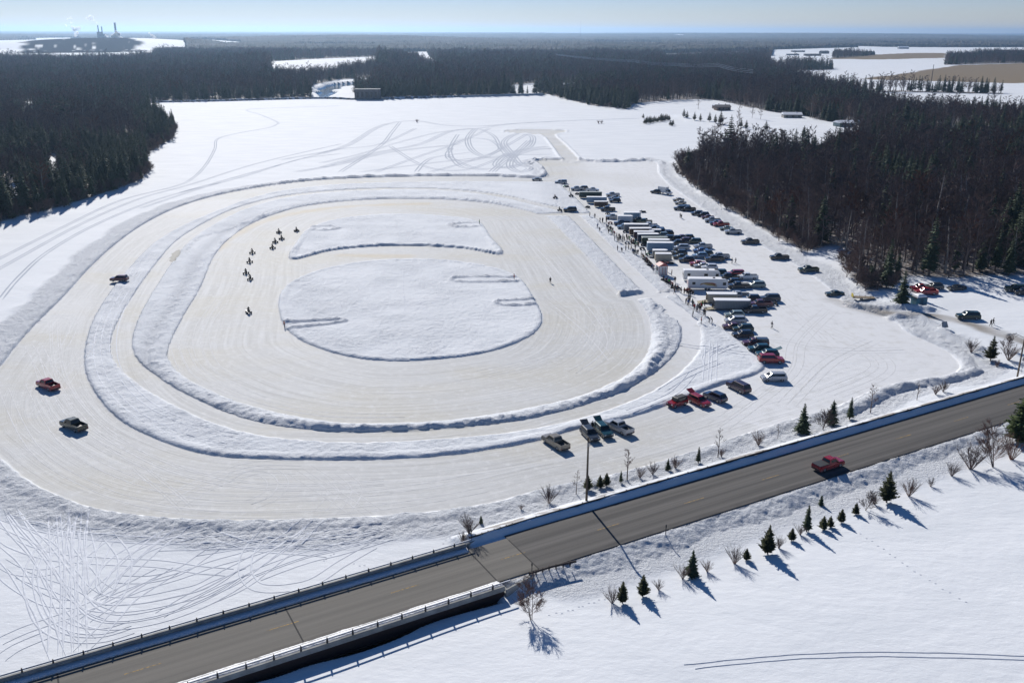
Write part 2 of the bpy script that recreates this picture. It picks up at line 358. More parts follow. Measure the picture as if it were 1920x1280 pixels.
    h = h + 0.95 * (0.45 + .8 * big * (.4 + med)) * np.clip(1 - (bm / 1.5)**2, 0, 1) * (ice < 1.0)
    h = h + 0.45 * (0.5 + med) * np.clip(1 - (np.abs(tt + 1.0) / 1.1)**2, 0, 1) * (tt < 0.2)
    rough = np.maximum(rough, np.maximum(np.clip(1 - pit / 1.6, 0, 1), np.clip(1 - bm / 3, 0, 1)))
    rough = rough * (1 - icem)
    # spectators' bank beside the paddock
    vf = vn(x, y, .45, 25)
    h = h + rough * (0.14 * (med - .4) + 0.26 * (fine - .5) + .12 * (vf - .5)) * ss(y, 60, 90)
    # water and slush
    wet = ss(sl, -0.1, 0.5); h = h * (1 - .9 * wet)
    icem = np.maximum(icem, ss(RN.samp(dSlush2, x, y, -4.), 0, .5))
    # land
    h = h + land * (0.7 + 1.2 * ss(-lake, 5, 60) + 0.5 * vn(x, y, 20, 41)) + ss(-lake, 0, 200) * hills(x, y)
    rv = RF.samp(sRiver, x, y, -60.0); wr = ss(rv + 12 * (vn(x, y, 30, 9) - .5), -3, 3); h = h * (1 - wr) - 1.2 * wr
    # road embankment east of the bridge
    se = ss(s + 1.2 * (vn(x, y, 3, 58) - .5) * (t < 83), S_AS - .4 + np.where(t < 84, .1 * (84 - t), 0), S_AS + 1.0 + np.where(t < 84, 1.5 * (84 - t), 0))
    south = np.clip((t - (TS - 9.3 + 1.6 * vn(x, y, 7, 55))) / 8.0, 0, 1); south = np.where(south < .18, south * .4, .072 + (south - .18) * 1.15); north = 1 - ss(t, TGN + .9, TGN + 6.5)
    emb = np.where(t < (TS + TN) / 2, np.clip(south, 0, 1) * (ZR - .05), north * (ZR + 0.10))
    onroad = (t > TS - .3) & (t < TN + .3)
    bank = np.where((t >= TN + .3) & (t < TGN + 1.6), 0.58 * ss(t, TN + .3, TGN - .2) * (1 - .6 * ss(t, TGN + .1, TGN + 1.5)), 0)
    emb = emb + np.where(t < TS - .3, (0.34 * (vn(x * 1.3 + y * .3, (y - x * .4) * .55, 1.5, 57) - .5) + 0.17 * (fine - .5) + .14 * (vf - .5)) * ss(t, TS - 8.5, TS - 5), 0) + bank * (0.75 + .4 * med + .2 * fine)
    emb = np.where(onroad, ZR - 0.12, emb)
    w = se * np.where((t > TS - 9.5) & (t < TGN + 8), 1, 0)
    low = np.minimum(h, 0.5)
    lowm = np.where(t < TS, h, h)
    h = np.where(w > 0, h * (1 - w) + w * np.where(onroad, emb, np.maximum(emb, h)), h)
    # abutment slope under the bridge
    # open water under the bridge
    under = (s < S_AS + 3) & (t > 82.1 - 1.3 * vn(x, y, 5, 51)) & (t < TN + .6)
    wat = np.where(under, ss(S_AS - 1.5 - s + 2.0 * (vn(x, y, 2, 52) - .5), -1.5, 1.5), 0)
    h = h * (1 - wat) - 0.75 * wat
    rough = np.where(t < TS, np.maximum(rough, ss(w, .4, 1) * ss(t, TS - 8.5, TS - 5) * .9), rough)
    rough = np.where((w > .5) & (t > TGN + .8), np.maximum(rough, .25), rough)
    dirt = w * ((1 - ss(np.abs(t - (TGN + 1.2)), .3, 1.8)) * ss(vn(x, y, 3.5, 61) * .6 + vn(x, y, 1.1, 62) * .4, .46, .62) * .75 + (1 - ss(np.abs(t - TS + .1), .1, .5)) * .5)
    # brown entrance lane
    wood = woodness(x, y, lake)
    brown = ss(RF.samp(sBrown, x, y, -60.0) + 14 * (vn(x, y, 40, 71) - .5), -4, 6)
    mound = 0 + ss(RF.samp(sMound, x, y, -120.0) + 60 * (vn(x, y, 90, 72) - .5), -10, 15) * ss(vn(x, y, 60, 73) * .5 + vn(x, y, 16, 75) * .5, .12, .26)
    return dict(h=h, ice=icem, rough=rough, wood=wood, brown=brown, mound=mound, wet=wet, dirt=dirt, frost=np.clip(ss(x, 18, 48) * (a > -2) * (ii < 1.5) * (1.0 - .35 * ss(vn(x, y, 26, 77), .5, .75)) + .35 * ss(-x, 55, 75) * (a > 0) * (b < 0) * ss(vn(x, y, 30, 78), .4, .7), 0, 1), water=np.maximum(wr, wat), yel=RN.samp(dYel, x, y, 8.0), lane=RN.samp(dDirt, x, y, 10.0), ad=np.where(ii > 0, ii, np.minimum(np.abs(a), np.abs(b))), snowd=snow)
def woodness(x, y, lake=None):
    lake = RF.samp(sLake, x, y, -300.0) if lake is None else lake
    c = RF.samp(sClr, x, y, -40.0)
    s, t = ST(x, y)
    w = ss(-lake, 3, 7) * (1 - ss(c + 6 * (vn(x, y, 15, 81) - .5), -5, 1))
    w = np.where((t < TGN + 12) & (y < 400), 0, w)
    rv = RF.samp(sRiver, x, y, -60.0); w = w * (rv < -6)
    far = ss(y, 2600, 5000)
    fld = ss(vn(x, y, 700, 83) * .6 + vn(x, y * .35, 260, 84) * .4, .66, .70) * far
    hedge = np.maximum(RF.samp(sHedge, x, y, -30.) > 0, (RF.samp(sScat, x, y, -30.) > 0) * .09)
    w = np.maximum(w, hedge * (c > -5))
    return w * (1 - fld)
DL = curve([(1560,562),(1620,582),(1700,596),(1760,603),(1810,615),(1860,632),(1930,655),(2050,700)], False)
dDirt = RN.dist(DL, 10, False)
def H(x, y):
    return float(fields(np.array([x]), np.array([y]))['h'][0])
def gz(px, py):
    """photo ground point -> world point on the terrain"""
    z = 0.0
    for _ in range(3):
        x, y = G(px, py, z); z = 0.3*z + 0.7*H(x, y)
    x, y = G(px, py, z); return x, y, H(x, y)
# ------------------------------------------------------------------ ground sheet
def rows():
    r = [30, 36, 42, 48, 53, 58, 63, 67, 71]
    Y = [CAMH / math.tan(PITCH + math.atan((py - 640) / F)) for py in np.arange(1345, 180, -1.35)]
    Y2 = [CAMH / math.tan(PITCH + math.atan((py - 640) / F)) for py in np.arange(180, 67.2, -0.62)]
    Y = r + [q for q in Y if q > 73] + Y2
    while Y[-1] < 32000: Y.append(Y[-1] * 1.06)
    return np.array(Y)
Yr = rows(); NC = 1340
U = np.linspace(-1, 1, NC)
gx = (U[None, :] * (0.62 * Yr[:, None] + 42)); gy = np.repeat(Yr[:, None], NC, 1)
Fd = fields(gx.ravel(), gy.ravel())
V = np.stack([gx.ravel(), gy.ravel(), Fd['h']], 1)
nr = len(Yr)
idx = np.arange(nr * NC).reshape(nr, NC)
Q = np.stack([idx[:-1, :-1], idx[:-1, 1:], idx[1:, 1:], idx[1:, :-1]], -1).reshape(-1, 4)
def facemean(a): return a[Q].mean(1)
cls = np.zeros(len(Q), int); yq = V[Q[:, 0], 1]
cls[(facemean(Fd['ice']) > .5) & (facemean(Fd['wet']) < .5)] = 1
cls[(facemean(Fd['wet']) >= .5)] = 4
cls[(facemean(Fd['water']) > .5) & (yq > 500)] = 2; cls[(facemean(Fd['water']) > .5) & (yq <= 500)] = 3
gm = bpy.data.materials.new('snow_and_ice'); gm.use_nodes = True
def ground_material(m):
    t = NT(m); b = t.b; pos = t.n('ShaderNodeNewGeometry').outputs['Position']
    def att(n):
        a = t.n('ShaderNodeAttribute', attribute_name=n); s = t.n('ShaderNodeSeparateColor'); t.l(a.outputs['Color'], s.inputs[0]); return s.outputs
    A = att('mask_a'); B = att('mask_b'); D = att('mask_c')
    ice, rough, wood = A[0], A[1], A[2]; brown, mound, dirt = B[0], B[1], B[2]; wet, ad, yel = D[0], D[1], D[2]
    # snow: wind crust and small tone changes
    n1 = t.noise(t.scaled(pos, .05, .12, .1), 1, 4); n2 = t.noise(pos, 1.4, 4, .7)
    snow = t.mix(t.ramp(n1, .35, .65), (.70, .725, .75), (.765, .785, .805))
    snow = t.mix(t.math('MULTIPLY', rough, .3), snow, (.62, .64, .68))
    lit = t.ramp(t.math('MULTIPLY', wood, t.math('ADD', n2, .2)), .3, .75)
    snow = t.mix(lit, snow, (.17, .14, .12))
    # ice: streaks following the lanes
    cm = t.n('ShaderNodeCombineXYZ'); t.l(t.math('MULTIPLY', ad, 40.), cm.inputs[0])
    along = t.scaled(pos, .03, .03, 0); sp = t.n('ShaderNodeSeparateXYZ'); t.l(along, sp.inputs[0])
    t.l(sp.outputs[0], cm.inputs[1]); t.l(sp.outputs[1], cm.inputs[2])
    s1 = t.noise(cm.outputs[0], 1.1, 5, .65)
    s2 = t.noise(t.scaled(pos, .02, .045, .1), 1, 4, .6)
    s3 = t.noise(pos, .6, 5, .7)
    c = t.mix(t.ramp(s1, .3, .7), (.50, .50, .485), (.645, .65, .645))
    c = t.mix(t.math('MULTIPLY', t.ramp(s2, .46, .62), .45), c, (.56, .53, .44))
    c = t.mix(t.math('MULTIPLY', t.ramp(s3, .5, .72), .75), c, (.70, .70, .69))
    c = t.mix(t.math('MULTIPLY', yel, .45), c, (.58, .47, .29))
    fr = att('mask_d')[0]
    c = t.mix(t.math('MULTIPLY', fr, t.ramp(t.noise(pos, .35, 5, .65), .2, .5)), c, (.735, .74, .745))
    c = t.mix(t.ramp(wet, .2, .6), c, (.27, .265, .235))
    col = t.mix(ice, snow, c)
    col = t.mix(brown, col, t.mix(t.ramp(n2, .3, .7), (.20, .16, .11), (.28, .23, .17)))
    col = t.mix(mound, col, t.mix(t.ramp(n2, .3, .7), (.035, .035, .04), (.07, .062, .06)))
    col = t.mix(dirt, col, t.mix(t.ramp(n2, .3, .7), (.17, .14, .11), (.27, .235, .19)))
    t.l(col, b.inputs['Base Color'])
    dn = t.math('SUBTRACT', 1.0, t.math('MULTIPLY', ice, .18))
    t.l(t.math('SUBTRACT', .78, t.math('ADD', t.math('MULTIPLY', ice, .07), t.math('MULTIPLY', wet, .05))), b.inputs['Roughness'])
    t.l(t.math('MULTIPLY', t.math('SUBTRACT', .12, t.math('MULTIPLY', ice, .02)), t.math('SUBTRACT', 1., t.math('MAXIMUM', brown, mound))), b.inputs['Specular IOR Level'])
    b.inputs['Subsurface Weight'].default_value = 0
    h = t.math('ADD', t.math('MULTIPLY', t.noise(t.scaled(pos, .5, .9, 1.), .7, 5, .6), .13), t.math('MULTIPLY', t.math('MULTIPLY', t.noise(pos, 1.9, 5, .75), rough), .55))
    h = t.math('ADD', h, t.math('MULTIPLY', t.noise(pos, .11, 3, .5), .12))
    h = t.math('MULTIPLY', h, t.math('SUBTRACT', 1.0, t.math('MULTIPLY', ice, .8)))
    h = t.math('ADD', h, t.math('MULTIPLY', t.math('MULTIPLY', s1, ice), .10))
    t.l(t.bump(h, 1.0, 1.0), b.inputs['Normal'])
ground_material(gm)
wm = mat('river_water', (.02, .045, .05), .12, 0, .6); t = NT(wm)
t.l(t.bump(t.noise(t.n('ShaderNodeNewGeometry').outputs['Position'], .8, 3), .3, .2), t.b.inputs['Normal'])
dk = mat('dark_open_water', (.008, .009, .011), .25, 0, .4)
def sub_ground(name, sel, m, label):
    q = Q[sel]
    if not len(q): return
    u, inv = np.unique(q, return_inverse=True)
    me = np_mesh(name, V[u], inv.reshape(-1, 4), m)
    def ca(n, r, g, b):
        a = me.color_attributes.new(n, 'FLOAT_COLOR', 'POINT')
        d = np.ones((len(u), 4), np.float32); d[:, 0] = r[u]; d[:, 1] = g[u]; d[:, 2] = b[u]; a.data.foreach_set('color', d.ravel())
    lane = (1 - ss(Fd['lane'] + 1.5 * vn(gx.ravel(), gy.ravel(), 3, 95), 1.6, 4.2)) * ss(gx.ravel(), 72, 96) * (.35 + .6 * vn(gx.ravel(), gy.ravel(), 4, 90))
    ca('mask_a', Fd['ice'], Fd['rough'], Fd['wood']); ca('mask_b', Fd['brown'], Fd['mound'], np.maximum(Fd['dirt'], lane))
    yel = (1 - ss(Fd['yel'] + 2 * vn(gx.ravel(), gy.ravel(), 5, 91), 1, 5))
    ca('mask_d', Fd['frost'], Fd['frost'], Fd['frost'])
    ca('mask_c', Fd['wet'], np.clip(Fd['ad'], 0, 40) / 40, yel)
    o = link(bpy.data.objects.new(name, me)); tag(o, label, None, None, 'structure'); return o
sub_ground('snow_ground', cls == 0, gm, 'snow covered ground and frozen lake')
sub_ground('ice_track', cls == 1, gm, 'ploughed bare ice of the oval track, lanes and parking area')
sub_ground('slush_pool', cls == 4, gm, 'grey slush pool beside the upper left bend of the oval')
sub_ground('river_water', cls == 2, wm, 'dark open river water beyond the dam')
sub_ground('open_water', cls == 3, dk, 'black open water under the road bridge')
# ------------------------------------------------------------------ tyre tracks on the snow
rm = mat('packed_snow', (.55, .57, .62), .7); t = NT(rm); pos = t.n('ShaderNodeNewGeometry').outputs['Position']
t.l(t.mix(t.ramp(t.noise(pos, 1.2, 4), .3, .7), (.47, .50, .56), (.64, .67, .72)), t.b.inputs['Base Color'])
def ribbons(name, paths, label):
    """paths: (world polyline, half width, relief)"""
    Vs, Fs, base = [], [], 0
    for P, w, rl in paths:
        P = np.asarray(P); d = np.hypot(*np.diff(P, axis=0).T); L = np.concatenate([[0], np.cumsum(d)])
        step = max(.5, min(3., np.hypot(*P.mean(0)) / 160)); n = max(int(L[-1] / step), 3); u = np.linspace(0, L[-1], n)
        x = np.interp(u, L, P[:, 0]); y = np.interp(u, L, P[:, 1])
        tx = np.gradient(x); ty = np.gradient(y); q = np.hypot(tx, ty) + 1e-9; nx, ny = -ty / q, tx / q
        ww = w * (0.75 + .5 * vn(x, y, 6, 5)) * np.minimum(1, np.minimum(u, L[-1] - u) / 4 + .05)
        offs = [(-1.0, -.02), (-.55, rl), (0, rl * .25 + .006), (.55, rl), (1.0, -.02)] if w > .2 else [(-1.0, -.02), (-.5, rl * .6), (0, rl), (.5, rl * .6), (1.0, -.02)]
        cols = []
        for o, z in offs:
            xx = x + nx * ww * o; yy = y + ny * ww * o; f = fields(xx, yy); cols.append(np.stack([xx, yy, f['h'] + z + .012], 1))
        vv = np.stack(cols, 1).reshape(-1, 3); Vs.append(vv)
        ii = (np.arange(n - 1)[:, None] * 5 + np.arange(4)[None, :]).ravel() + base
        Fs.append(np.stack([ii, ii + 5, ii + 6, ii + 1], 1)); base += len(vv)
    me = np_mesh(name, np.concatenate(Vs), np.concatenate(Fs), rm, False)
    o = link(bpy.data.objects.new(name, me)); tag(o, label, None, None, 'structure'); return o
def zc(ox, oy, k, pts): return [(ox + a / k, oy + b / k) for a, b in pts]
def off(P, d):
    tx = np.gradient(P[:, 0]); ty = np.gradient(P[:, 1]); q = np.hypot(tx, ty) + 1e-9
    return np.stack([P[:, 0] - ty / q * d, P[:, 1] + tx / q * d], 1)
T6 = [[(400,0),(300,130),(210,260),(175,370),(190,500),(240,620),(330,690),(450,720),(600,715),(750,670)],
 [(0,0),(90,120),(200,240),(300,380),(380,500),(450,590),(560,640),(700,645),(860,620),(1000,580),(1150,520),(1300,440),(1400,370)],
 [(430,0),(410,200),(400,400),(400,600),(400,820)], [(350,0),(370,200),(385,420),(380,600),(370,810)],
 [(400,100),(440,300),(430,450),(480,520),(600,550),(800,540),(1000,500),(1150,460),(1300,380),(1450,300),(1600,200),(1800,60)],
 [(0,30),(200,90),(400,130),(700,160),(1000,170),(1400,150)], [(0,140),(100,200),(300,260),(600,285),(900,300),(1100,330),(1300,350)],
 [(0,290),(100,340),(250,350),(380,310),(480,240),(600,150),(750,90)], [(0,340),(100,420),(200,480),(300,520),(430,530)],
 [(560,500),(650,420),(800,280),(900,190),(1050,80)], [(500,520),(560,400),(650,280),(780,200),(950,140),(1180,90)],
 [(580,520),(800,430),(1000,370),(1200,300),(1380,250),(1600,180)], [(0,740),(150,670),(350,600),(500,540),(700,440),(900,340)],
 [(0,840),(100,770),(270,700)], [(1500,120),(1400,230),(1380,340),(1430,420),(1540,440),(1700,420),(1800,380),(1920,300),(2100,200)],
 [(1780,70),(1650,200),(1500,320),(1350,430),(1100,540)], [(1450,380),(1600,320),(1750,270),(1920,230),(2200,150)],
 [(1150,110),(1300,170),(1450,210),(1700,230),(1850,245)], [(330,840),(290,730),(250,600),(200,500),(160,380)],
 [(450,800),(560,690),(650,590),(730,500),(850,420),(1000,330)], [(900,590),(1050,500),(1200,420),(1400,340)],
 [(60,0),(130,120),(230,260),(300,420),(400,520)], [(480,0),(440,150),(455,330),(470,480)], [(600,130),(700,260),(690,400),(640,500),(480,620)],
 [(-60,200),(60,300),(160,450),(230,560)], [(900,210),(1200,200),(1500,190),(1920,170),(2200,120)], [(1100,240),(1500,175),(1900,120),(2150,90)],
 [(620,150),(560,260),(520,380),(540,480)], [(200,60),(430,110),(600,110),(800,60)], [(0,70),(260,190),(350,320)], [(460,560),(420,650),(500,740)]]
paths = []
r2 = random.Random(3)
for k, c in enumerate(T6):
    P = curve(zc(0, 960, 3, c), False, 6)
    reps = 2 if k in (0, 1, 2, 3, 4, 9, 10, 16) else 1
    for j in range(reps):
        sh = (j * r2.uniform(.7, 1.6)) * r2.choice((-1, 1))
        for g in (-.8, .8): paths.append((off(P, g + sh), .14, .03))
for _ in range(5):
    x0 = r2.uniform(-20, 420); y0 = r2.uniform(960, 1100); a0 = r2.uniform(-.2, 1.3); cpts = [(x0, y0)]
    for _k in range(5):
        a0 += r2.uniform(-.35, .35); x0 += 45 * math.cos(a0); y0 += 24 * math.sin(a0); cpts.append((x0, y0))
    P = curve(cpts, False, 6); s_, t_ = ST(P[:, 0], P[:, 1])
    if t_.min() < 97: continue
    for g in (-.8, .8): paths.append((off(P, g), .12, .03))
T5 = [[(0,240),(150,190),(280,110),(380,80),(500,75),(620,95),(800,100),(1000,85),(1300,70),(1600,60)], [(0,285),(200,240),(400,180),(600,130),(800,110),(950,90),(1200,72)],
 [(100,330),(300,200),(360,130),(400,80)], [(0,310),(250,240),(500,190),(640,130),(760,110)], [(280,330),(500,250),(700,180),(850,110)], [(200,330),(600,280),(900,250),(1160,240)],
 [(780,110),(740,160),(760,220),(850,260),(960,240),(1050,200),(1060,150),(980,140),(920,180),(960,240),(1000,290),(1050,310),(1000,330),(950,300),(970,250),(1050,170)],
 [(640,220),(680,180),(750,160),(850,170),(900,210),(860,240),(780,270),(660,270),(635,240),(660,210)], [(550,330),(700,290),(850,240),(930,200),(1050,130)],
 [(860,330),(950,260),(1060,220),(1180,210)], [(790,110),(870,150),(910,220),(980,280),(1100,290)], [(-200,270),(100,215),(300,190),(480,110)], [(-120,330),(100,290),(350,230),(700,190)],
 [(350,200),(520,300),(720,320),(900,260)], [(690,140),(650,220),(700,300),(840,320)], [(1000,290),(940,310),(880,290),(960,230),(1140,200)], [(640,250),(780,310),(960,300),(1150,250)], [(480,330),(560,260),(760,230)]]
for k, c in enumerate(T5):
    P = curve(zc(600, 200, 2.667, c), False, 6)
    for g in ((-.9, .9) if k % 3 else (-1.6, 0, 1.7)): paths.append((off(P, g), .42, .015))
for c in [[(1707,295),(1300,390),(950,500),(700,570),(400,700),(0,920),(-200,1030)], [(1700,105),(1400,115),(1250,122),(1240,132),(1290,145),(1385,185),(1380,200),(1340,215),(1200,240),(1090,270),(1075,320),(1030,400),(960,470),(870,510),(600,580),(300,720),(0,870),(-200,980)],
          [(0,1080),(100,960),(250,830),(500,690),(800,570),(1100,490)], [(1700,318),(1400,400),(1150,470),(900,540)], [(1700,345),(1500,372),(1250,450),(1000,520),(700,620)]]:
    P = curve(zc(0, 160, 2.667, c), False, 6)
    for g in (-.55, .55): paths.append((off(P, g), .26, .02))
for c in [[(1280,1277),(1450,1262),(1600,1257),(1760,1260),(1940,1268)], [(1300,1285),(1450,1271),(1600,1266),(1760,1269),(1940,1276)]]:
    P = curve(c, False, 6); paths.append((P + rng.normal(0, .04, P.shape), .13, .05))
for c in [[(1240,640),(1330,655),(1420,668)], [(1330,645),(1325,720)], [(1338,640),(1335,722)], [(1240,735),(1290,705),(1350,680)], [(1360,650),(1325,668),(1330,690)], [(1180,775),(1260,742),(1300,700)], [(1395,650),(1370,652),(1340,665)]]:
    P = curve(c, False, 6)
    for g in (-.8, .8): paths.append((off(P, g), .12, .045))
for dlt in (2.2, 5.0):   # tyre lines in the snow ring beside the big road
    P = off(pB, -dlt) if False else pB
    c_ = P.mean(0); Q_ = c_ + (P - c_) * (1 - dlt / 78.0)
    sel = Q_[(Q_[:, 0] < -20)]
    seg = Q_[34:70]
    for g in (-.7, .7): paths.append((off(seg, g), .11, .025))
_wide = [p for p in paths if p[1] > .2]; paths = [p for p in paths if p[1] <= .2]
_rm = rm; rm = mat('old_trail_snow', (.50, .53, .58), .9, 0, .02); ribbons('snow_trails', _wide, 'old sweeping vehicle trails across the far snow field'); rm = _rm
ribbons('tyre_tracks', paths, 'looping tyre and snowmobile tracks pressed into the snow')
# faint skid marks and drag lines on the bare ice
im = mat('scuffed_ice', (.5, .5, .48), .7, 0, .1); t = NT(im); pos = t.n('ShaderNodeNewGeometry').outputs['Position']
t.l(t.mix(t.ramp(t.noise(pos, .8, 4), .35, .65), (.55, .55, .54), (.70, .70, .70)), t.b.inputs['Base Color'])
paths = []
IC = [[(470,945),(505,930),(520,905),(500,885),(460,885),(430,905)], [(330,945),(400,905),(480,880),(560,880)], [(60,640),(110,720),(180,800),(290,870),(420,910)], [(100,600),(110,700),(170,790),(260,850),(380,895),(540,915),(720,905)],
 [(30,720),(90,830),(200,900),(340,940),(520,950),(720,935),(900,905)], [(170,640),(130,700),(60,790)], [(70,650),(120,770),(230,850)], [(60,600),(75,600),(100,590),(150,596),(140,640),(100,690)], [(240,880),(300,930),(330,960)], [(560,880),(640,930),(690,965)], [(620,890),(650,920),(620,965)],
 [(1010,560),(1080,620),(1130,680)], [(340,640),(370,700),(450,740),(600,775),(760,778)], [(420,560),(380,620),(400,690),(500,745)], [(960,420),(1020,480),(1090,560),(1140,640),(1080,700)], [(900,700),(1050,660),(1130,600),(1160,560)], [(1340,640),(1450,640),(1560,660),(1700,660)], [(1560,580),(1500,640),(1480,700),(1350,800)], [(1330,420),(1420,480),(1540,560),(1640,600)], [(1500,600),(1600,640),(1660,690),(1560,740)], [(1640,640),(1560,680),(1480,760)], [(1160,345),(1230,400),(1330,470),(1460,560),(1560,650)], [(1060,310),(1120,340),(1240,420)]]
for c in IC:
    P = curve(c, False, 6)
    for j in range(2):
        sh = r2.uniform(-2.5, 2.5)
        for g in (-.8, .8): paths.append((off(P, g + sh), .10, .003))
_rm = rm; rm = im; ribbons('skid_marks', paths, 'faint skid and drag marks on the bare ice'); rm = _rm
fp = MB()
def foot(c, sp=0.75):
    P = curve(c, False, 6); d = np.hypot(*np.diff(P, axis=0).T); L = np.concatenate([[0], np.cumsum(d)]); k = 0
    for u in np.arange(0, L[-1], sp):
        x = np.interp(u, L, P[:, 0]) + r2.uniform(-.12, .12); y = np.interp(u, L, P[:, 1]) + (.14 if k % 2 else -.14); k += 1; z = H(x, y)
        r = .13; fp.add([(x-r, y-r*.8, z-.01), (x+r, y-r*.8, z-.01), (x+r, y+r, z+.04), (x-r, y+r, z+.04), (x, y, z+.012)], [(0,1,4),(1,2,4),(2,3,4),(3,0,4)])
foot([(1030,1173),(1060,1168),(1110,1150),(1150,1138)]); foot([(1600,1015),(1650,1050),(1700,1090),(1760,1130),(1820,1170)], 1.1)
foot([(830,1022),(860,1000),(868,980)]); foot([(880,1000),(850,1030),(835,1038)]); foot([(655,1060),(690,1066)]); foot([(600,1033),(640,1030),(600,1060)])
foot([(758,500),(757,540),(760,590)], .9); foot([(700,533),(760,531),(790,533)], .9); foot([(640,603),(800,590),(1000,568)], .9)
o = fp.build('footprints', rm); tag(o, 'lines of footprints crossing the snow', None, None, 'structure')
# ------------------------------------------------------------------ road and bridge (local x along the road)
def rframe(o): o.rotation_euler = (0, 0, ang); return o
asp = mat('asphalt', (.07, .068, .066), .85, 0, .3)
def asphalt(m, base, light, dark):
    t = NT(m); co = t.n('ShaderNodeTexCoord').outputs['Object']
    st = t.noise(t.scaled(co, .012, 1.1, 1), 1, 4, .6); sp = t.noise(co, 14, 3, .7); bl = t.noise(t.scaled(co, .05, .4, 1), 1, 4, .6)
    c = t.mix(t.ramp(st, .36, .64), dark, light); c = t.mix(t.math('MULTIPLY', t.ramp(bl, .5, .75), .4), c, base)
    c = t.mix(t.math('MULTIPLY', t.ramp(sp, .45, .75), .3), c, tuple(1.35 * q for q in light))
    sx = t.n('ShaderNodeSeparateXYZ'); t.l(co, sx.inputs[0])
    e = t.math('MULTIPLY', t.math('ADD', t.math('SUBTRACT', 1., t.ramp(sx.outputs['Y'], 84.0, 85.3)), t.ramp(sx.outputs['Y'], 92.2, 93.2)), t.ramp(t.noise(t.scaled(co, .3, 1.2, 1), 1, 4), .35, .65))
    c = t.mix(t.math('MULTIPLY', e, .6), c, (.02, .02, .022)); t.l(c, t.b.inputs['Base Color'])
    t.l(t.bump(sp, .25, .02), t.b.inputs['Normal'])
asphalt(asp, (.105, .097, .088), (.13, .122, .113), (.066, .063, .06))
cdk = mat('worn_concrete_deck', (.12, .115, .105), .85, 0, .3); asphalt(cdk, (.15, .14, .122), (.175, .164, .145), (.12, .114, .102))
SEND = 900
def sheet(mb, s0, s1, t0, t1, z, step=6):
    n = max(int((s1 - s0) / step), 1)
    for i in range(n):
        a = s0 + (s1 - s0) * i / n; b = s0 + (s1 - s0) * (i + 1) / n; mb.add([(a, t0, z), (b, t0, z), (b, t1, z), (a, t1, z)], [(0, 1, 2, 3)])
rd = MB(); rd.box(51.2, SEND, TS - .05, TN + .1, ZR - .3, ZR); ro = rframe(rd.build('road', asp)); tag(ro, 'grey asphalt two lane road on its embankment', None, None, 'structure')
ap = MB(); ap.box(45.42, 51.15, TS + .2, TN - .6, ZR - .4, ZR); ap_o = rframe(ap.build('approach_slab', cdk)); tag(ap_o, 'pale concrete approach slab of the road before the bridge', None, None, 'structure')
ym = grime(mat('worn_yellow_paint', (.35, .22, .05), .8), (.36, .22, .05), (.12, .10, .07), 3, .4, .6)
yl = MB()
s0 = 33.2 - 15.0 * 4
for k in range(60):
    a = s0 + 14.95 * k
    yl.add([(a, 88.33, ZR + .006), (a + 3.7, 88.33, ZR + .006), (a + 3.7, 88.47, ZR + .006), (a, 88.47, ZR + .006)], [(0, 1, 2, 3)])
tag(rframe(yl.build('centre_line', ym)), 'broken yellow centre line of the road', None, None, 'structure')
# bridge ---------------------------------------------------------------
br = empty('road_bridge', (0, 0, 0), ang); tag(br, 'low concrete road bridge with snow lined railings over dark open water', 'bridge')
SB0 = -46.0
k_ = MB(); k_.box(SB0, 45.3, 84.0, 92.3, ZR - .45, ZR); k_.build('deck', cdk, br)
k_ = MB(); k_.box(SB0, 45.3, 82.25, 83.99, ZR - .12, ZR + .16); k_.box(SB0, 45.3, 92.31, 93.2, ZR - .45, ZR + .16); k_.build('kerb', M['concrete'], br)
sn = MB(); r3 = random.Random(5)
for side in (0, 1):
    n = 260; ra = []
    for i in range(n + 1):
        s_ = SB0 + (45.3 - SB0) * i / n; w0 = .35 + .5 * float(vn(s_, side * 50, 3.2, 7)) + .15 * float(vn(s_, side * 50, .8, 8))
        if side == 0: row = [(s_, 82.66, ZR + .17), (s_, 82.7, ZR + .45), (s_, 83.4, ZR + .30), (s_, 83.9 + w0 * .6, ZR + .012), (s_, 83.2, ZR + .17 - .16)]
        else: row = [(s_, 92.78, ZR + .17), (s_, 92.76, ZR + .30), (s_, 92.3, ZR + .17), (s_, 92.15 - w0 * .35, ZR + .012), (s_, 92.6, ZR + .01)]
        ra.append(row)
    sn.loft(ra)
snowm = mat('ploughed_snow', (.74, .75, .78), .65)
t = NT(snowm); t.l(t.bump(t.noise(t.n('ShaderNodeTexCoord').outputs['Object'], 2.5, 4), .8, .3), t.b.inputs['Normal'])
sn.build('ploughed_snow', snowm, br, smooth=True)
for tt, nm in ((82.42, 0), (92.96, 1)):
    p = MB(); p.box(SB0, 45.3, tt - .16, tt + .16, ZR + .165, ZR + (.74 if nm else .52), bev=.03); p.build('parapet', M['concrete'], br)
    p = MB(); p.tube((SB0, tt, ZR + .98), (46.2, tt, ZR + .98), .075, n=8); p.build('railing', M['steel'], br)
    cap = MB(); cap.box(SB0, 46.1, tt - .05, tt + .05, ZR + 1.045, ZR + 1.10, bev=.015); cap.build('snow_cap', M['roofsnow'], br)
s_ = -6.13 - 2.93 * 13
while s_ < 46:
    for tt in (82.42, 92.96):
        p = MB(); p.box(s_ - .09, s_ + .09, tt - .1, tt + .1, ZR + (.745 if tt > 90 else .525), ZR + 1.0); p.box(s_ - .06, s_ + .06, tt - .06, tt + .06, ZR + 1.0, ZR + 1.2); p.build('railing_post', M['trim'], br)
    s_ += 2.93
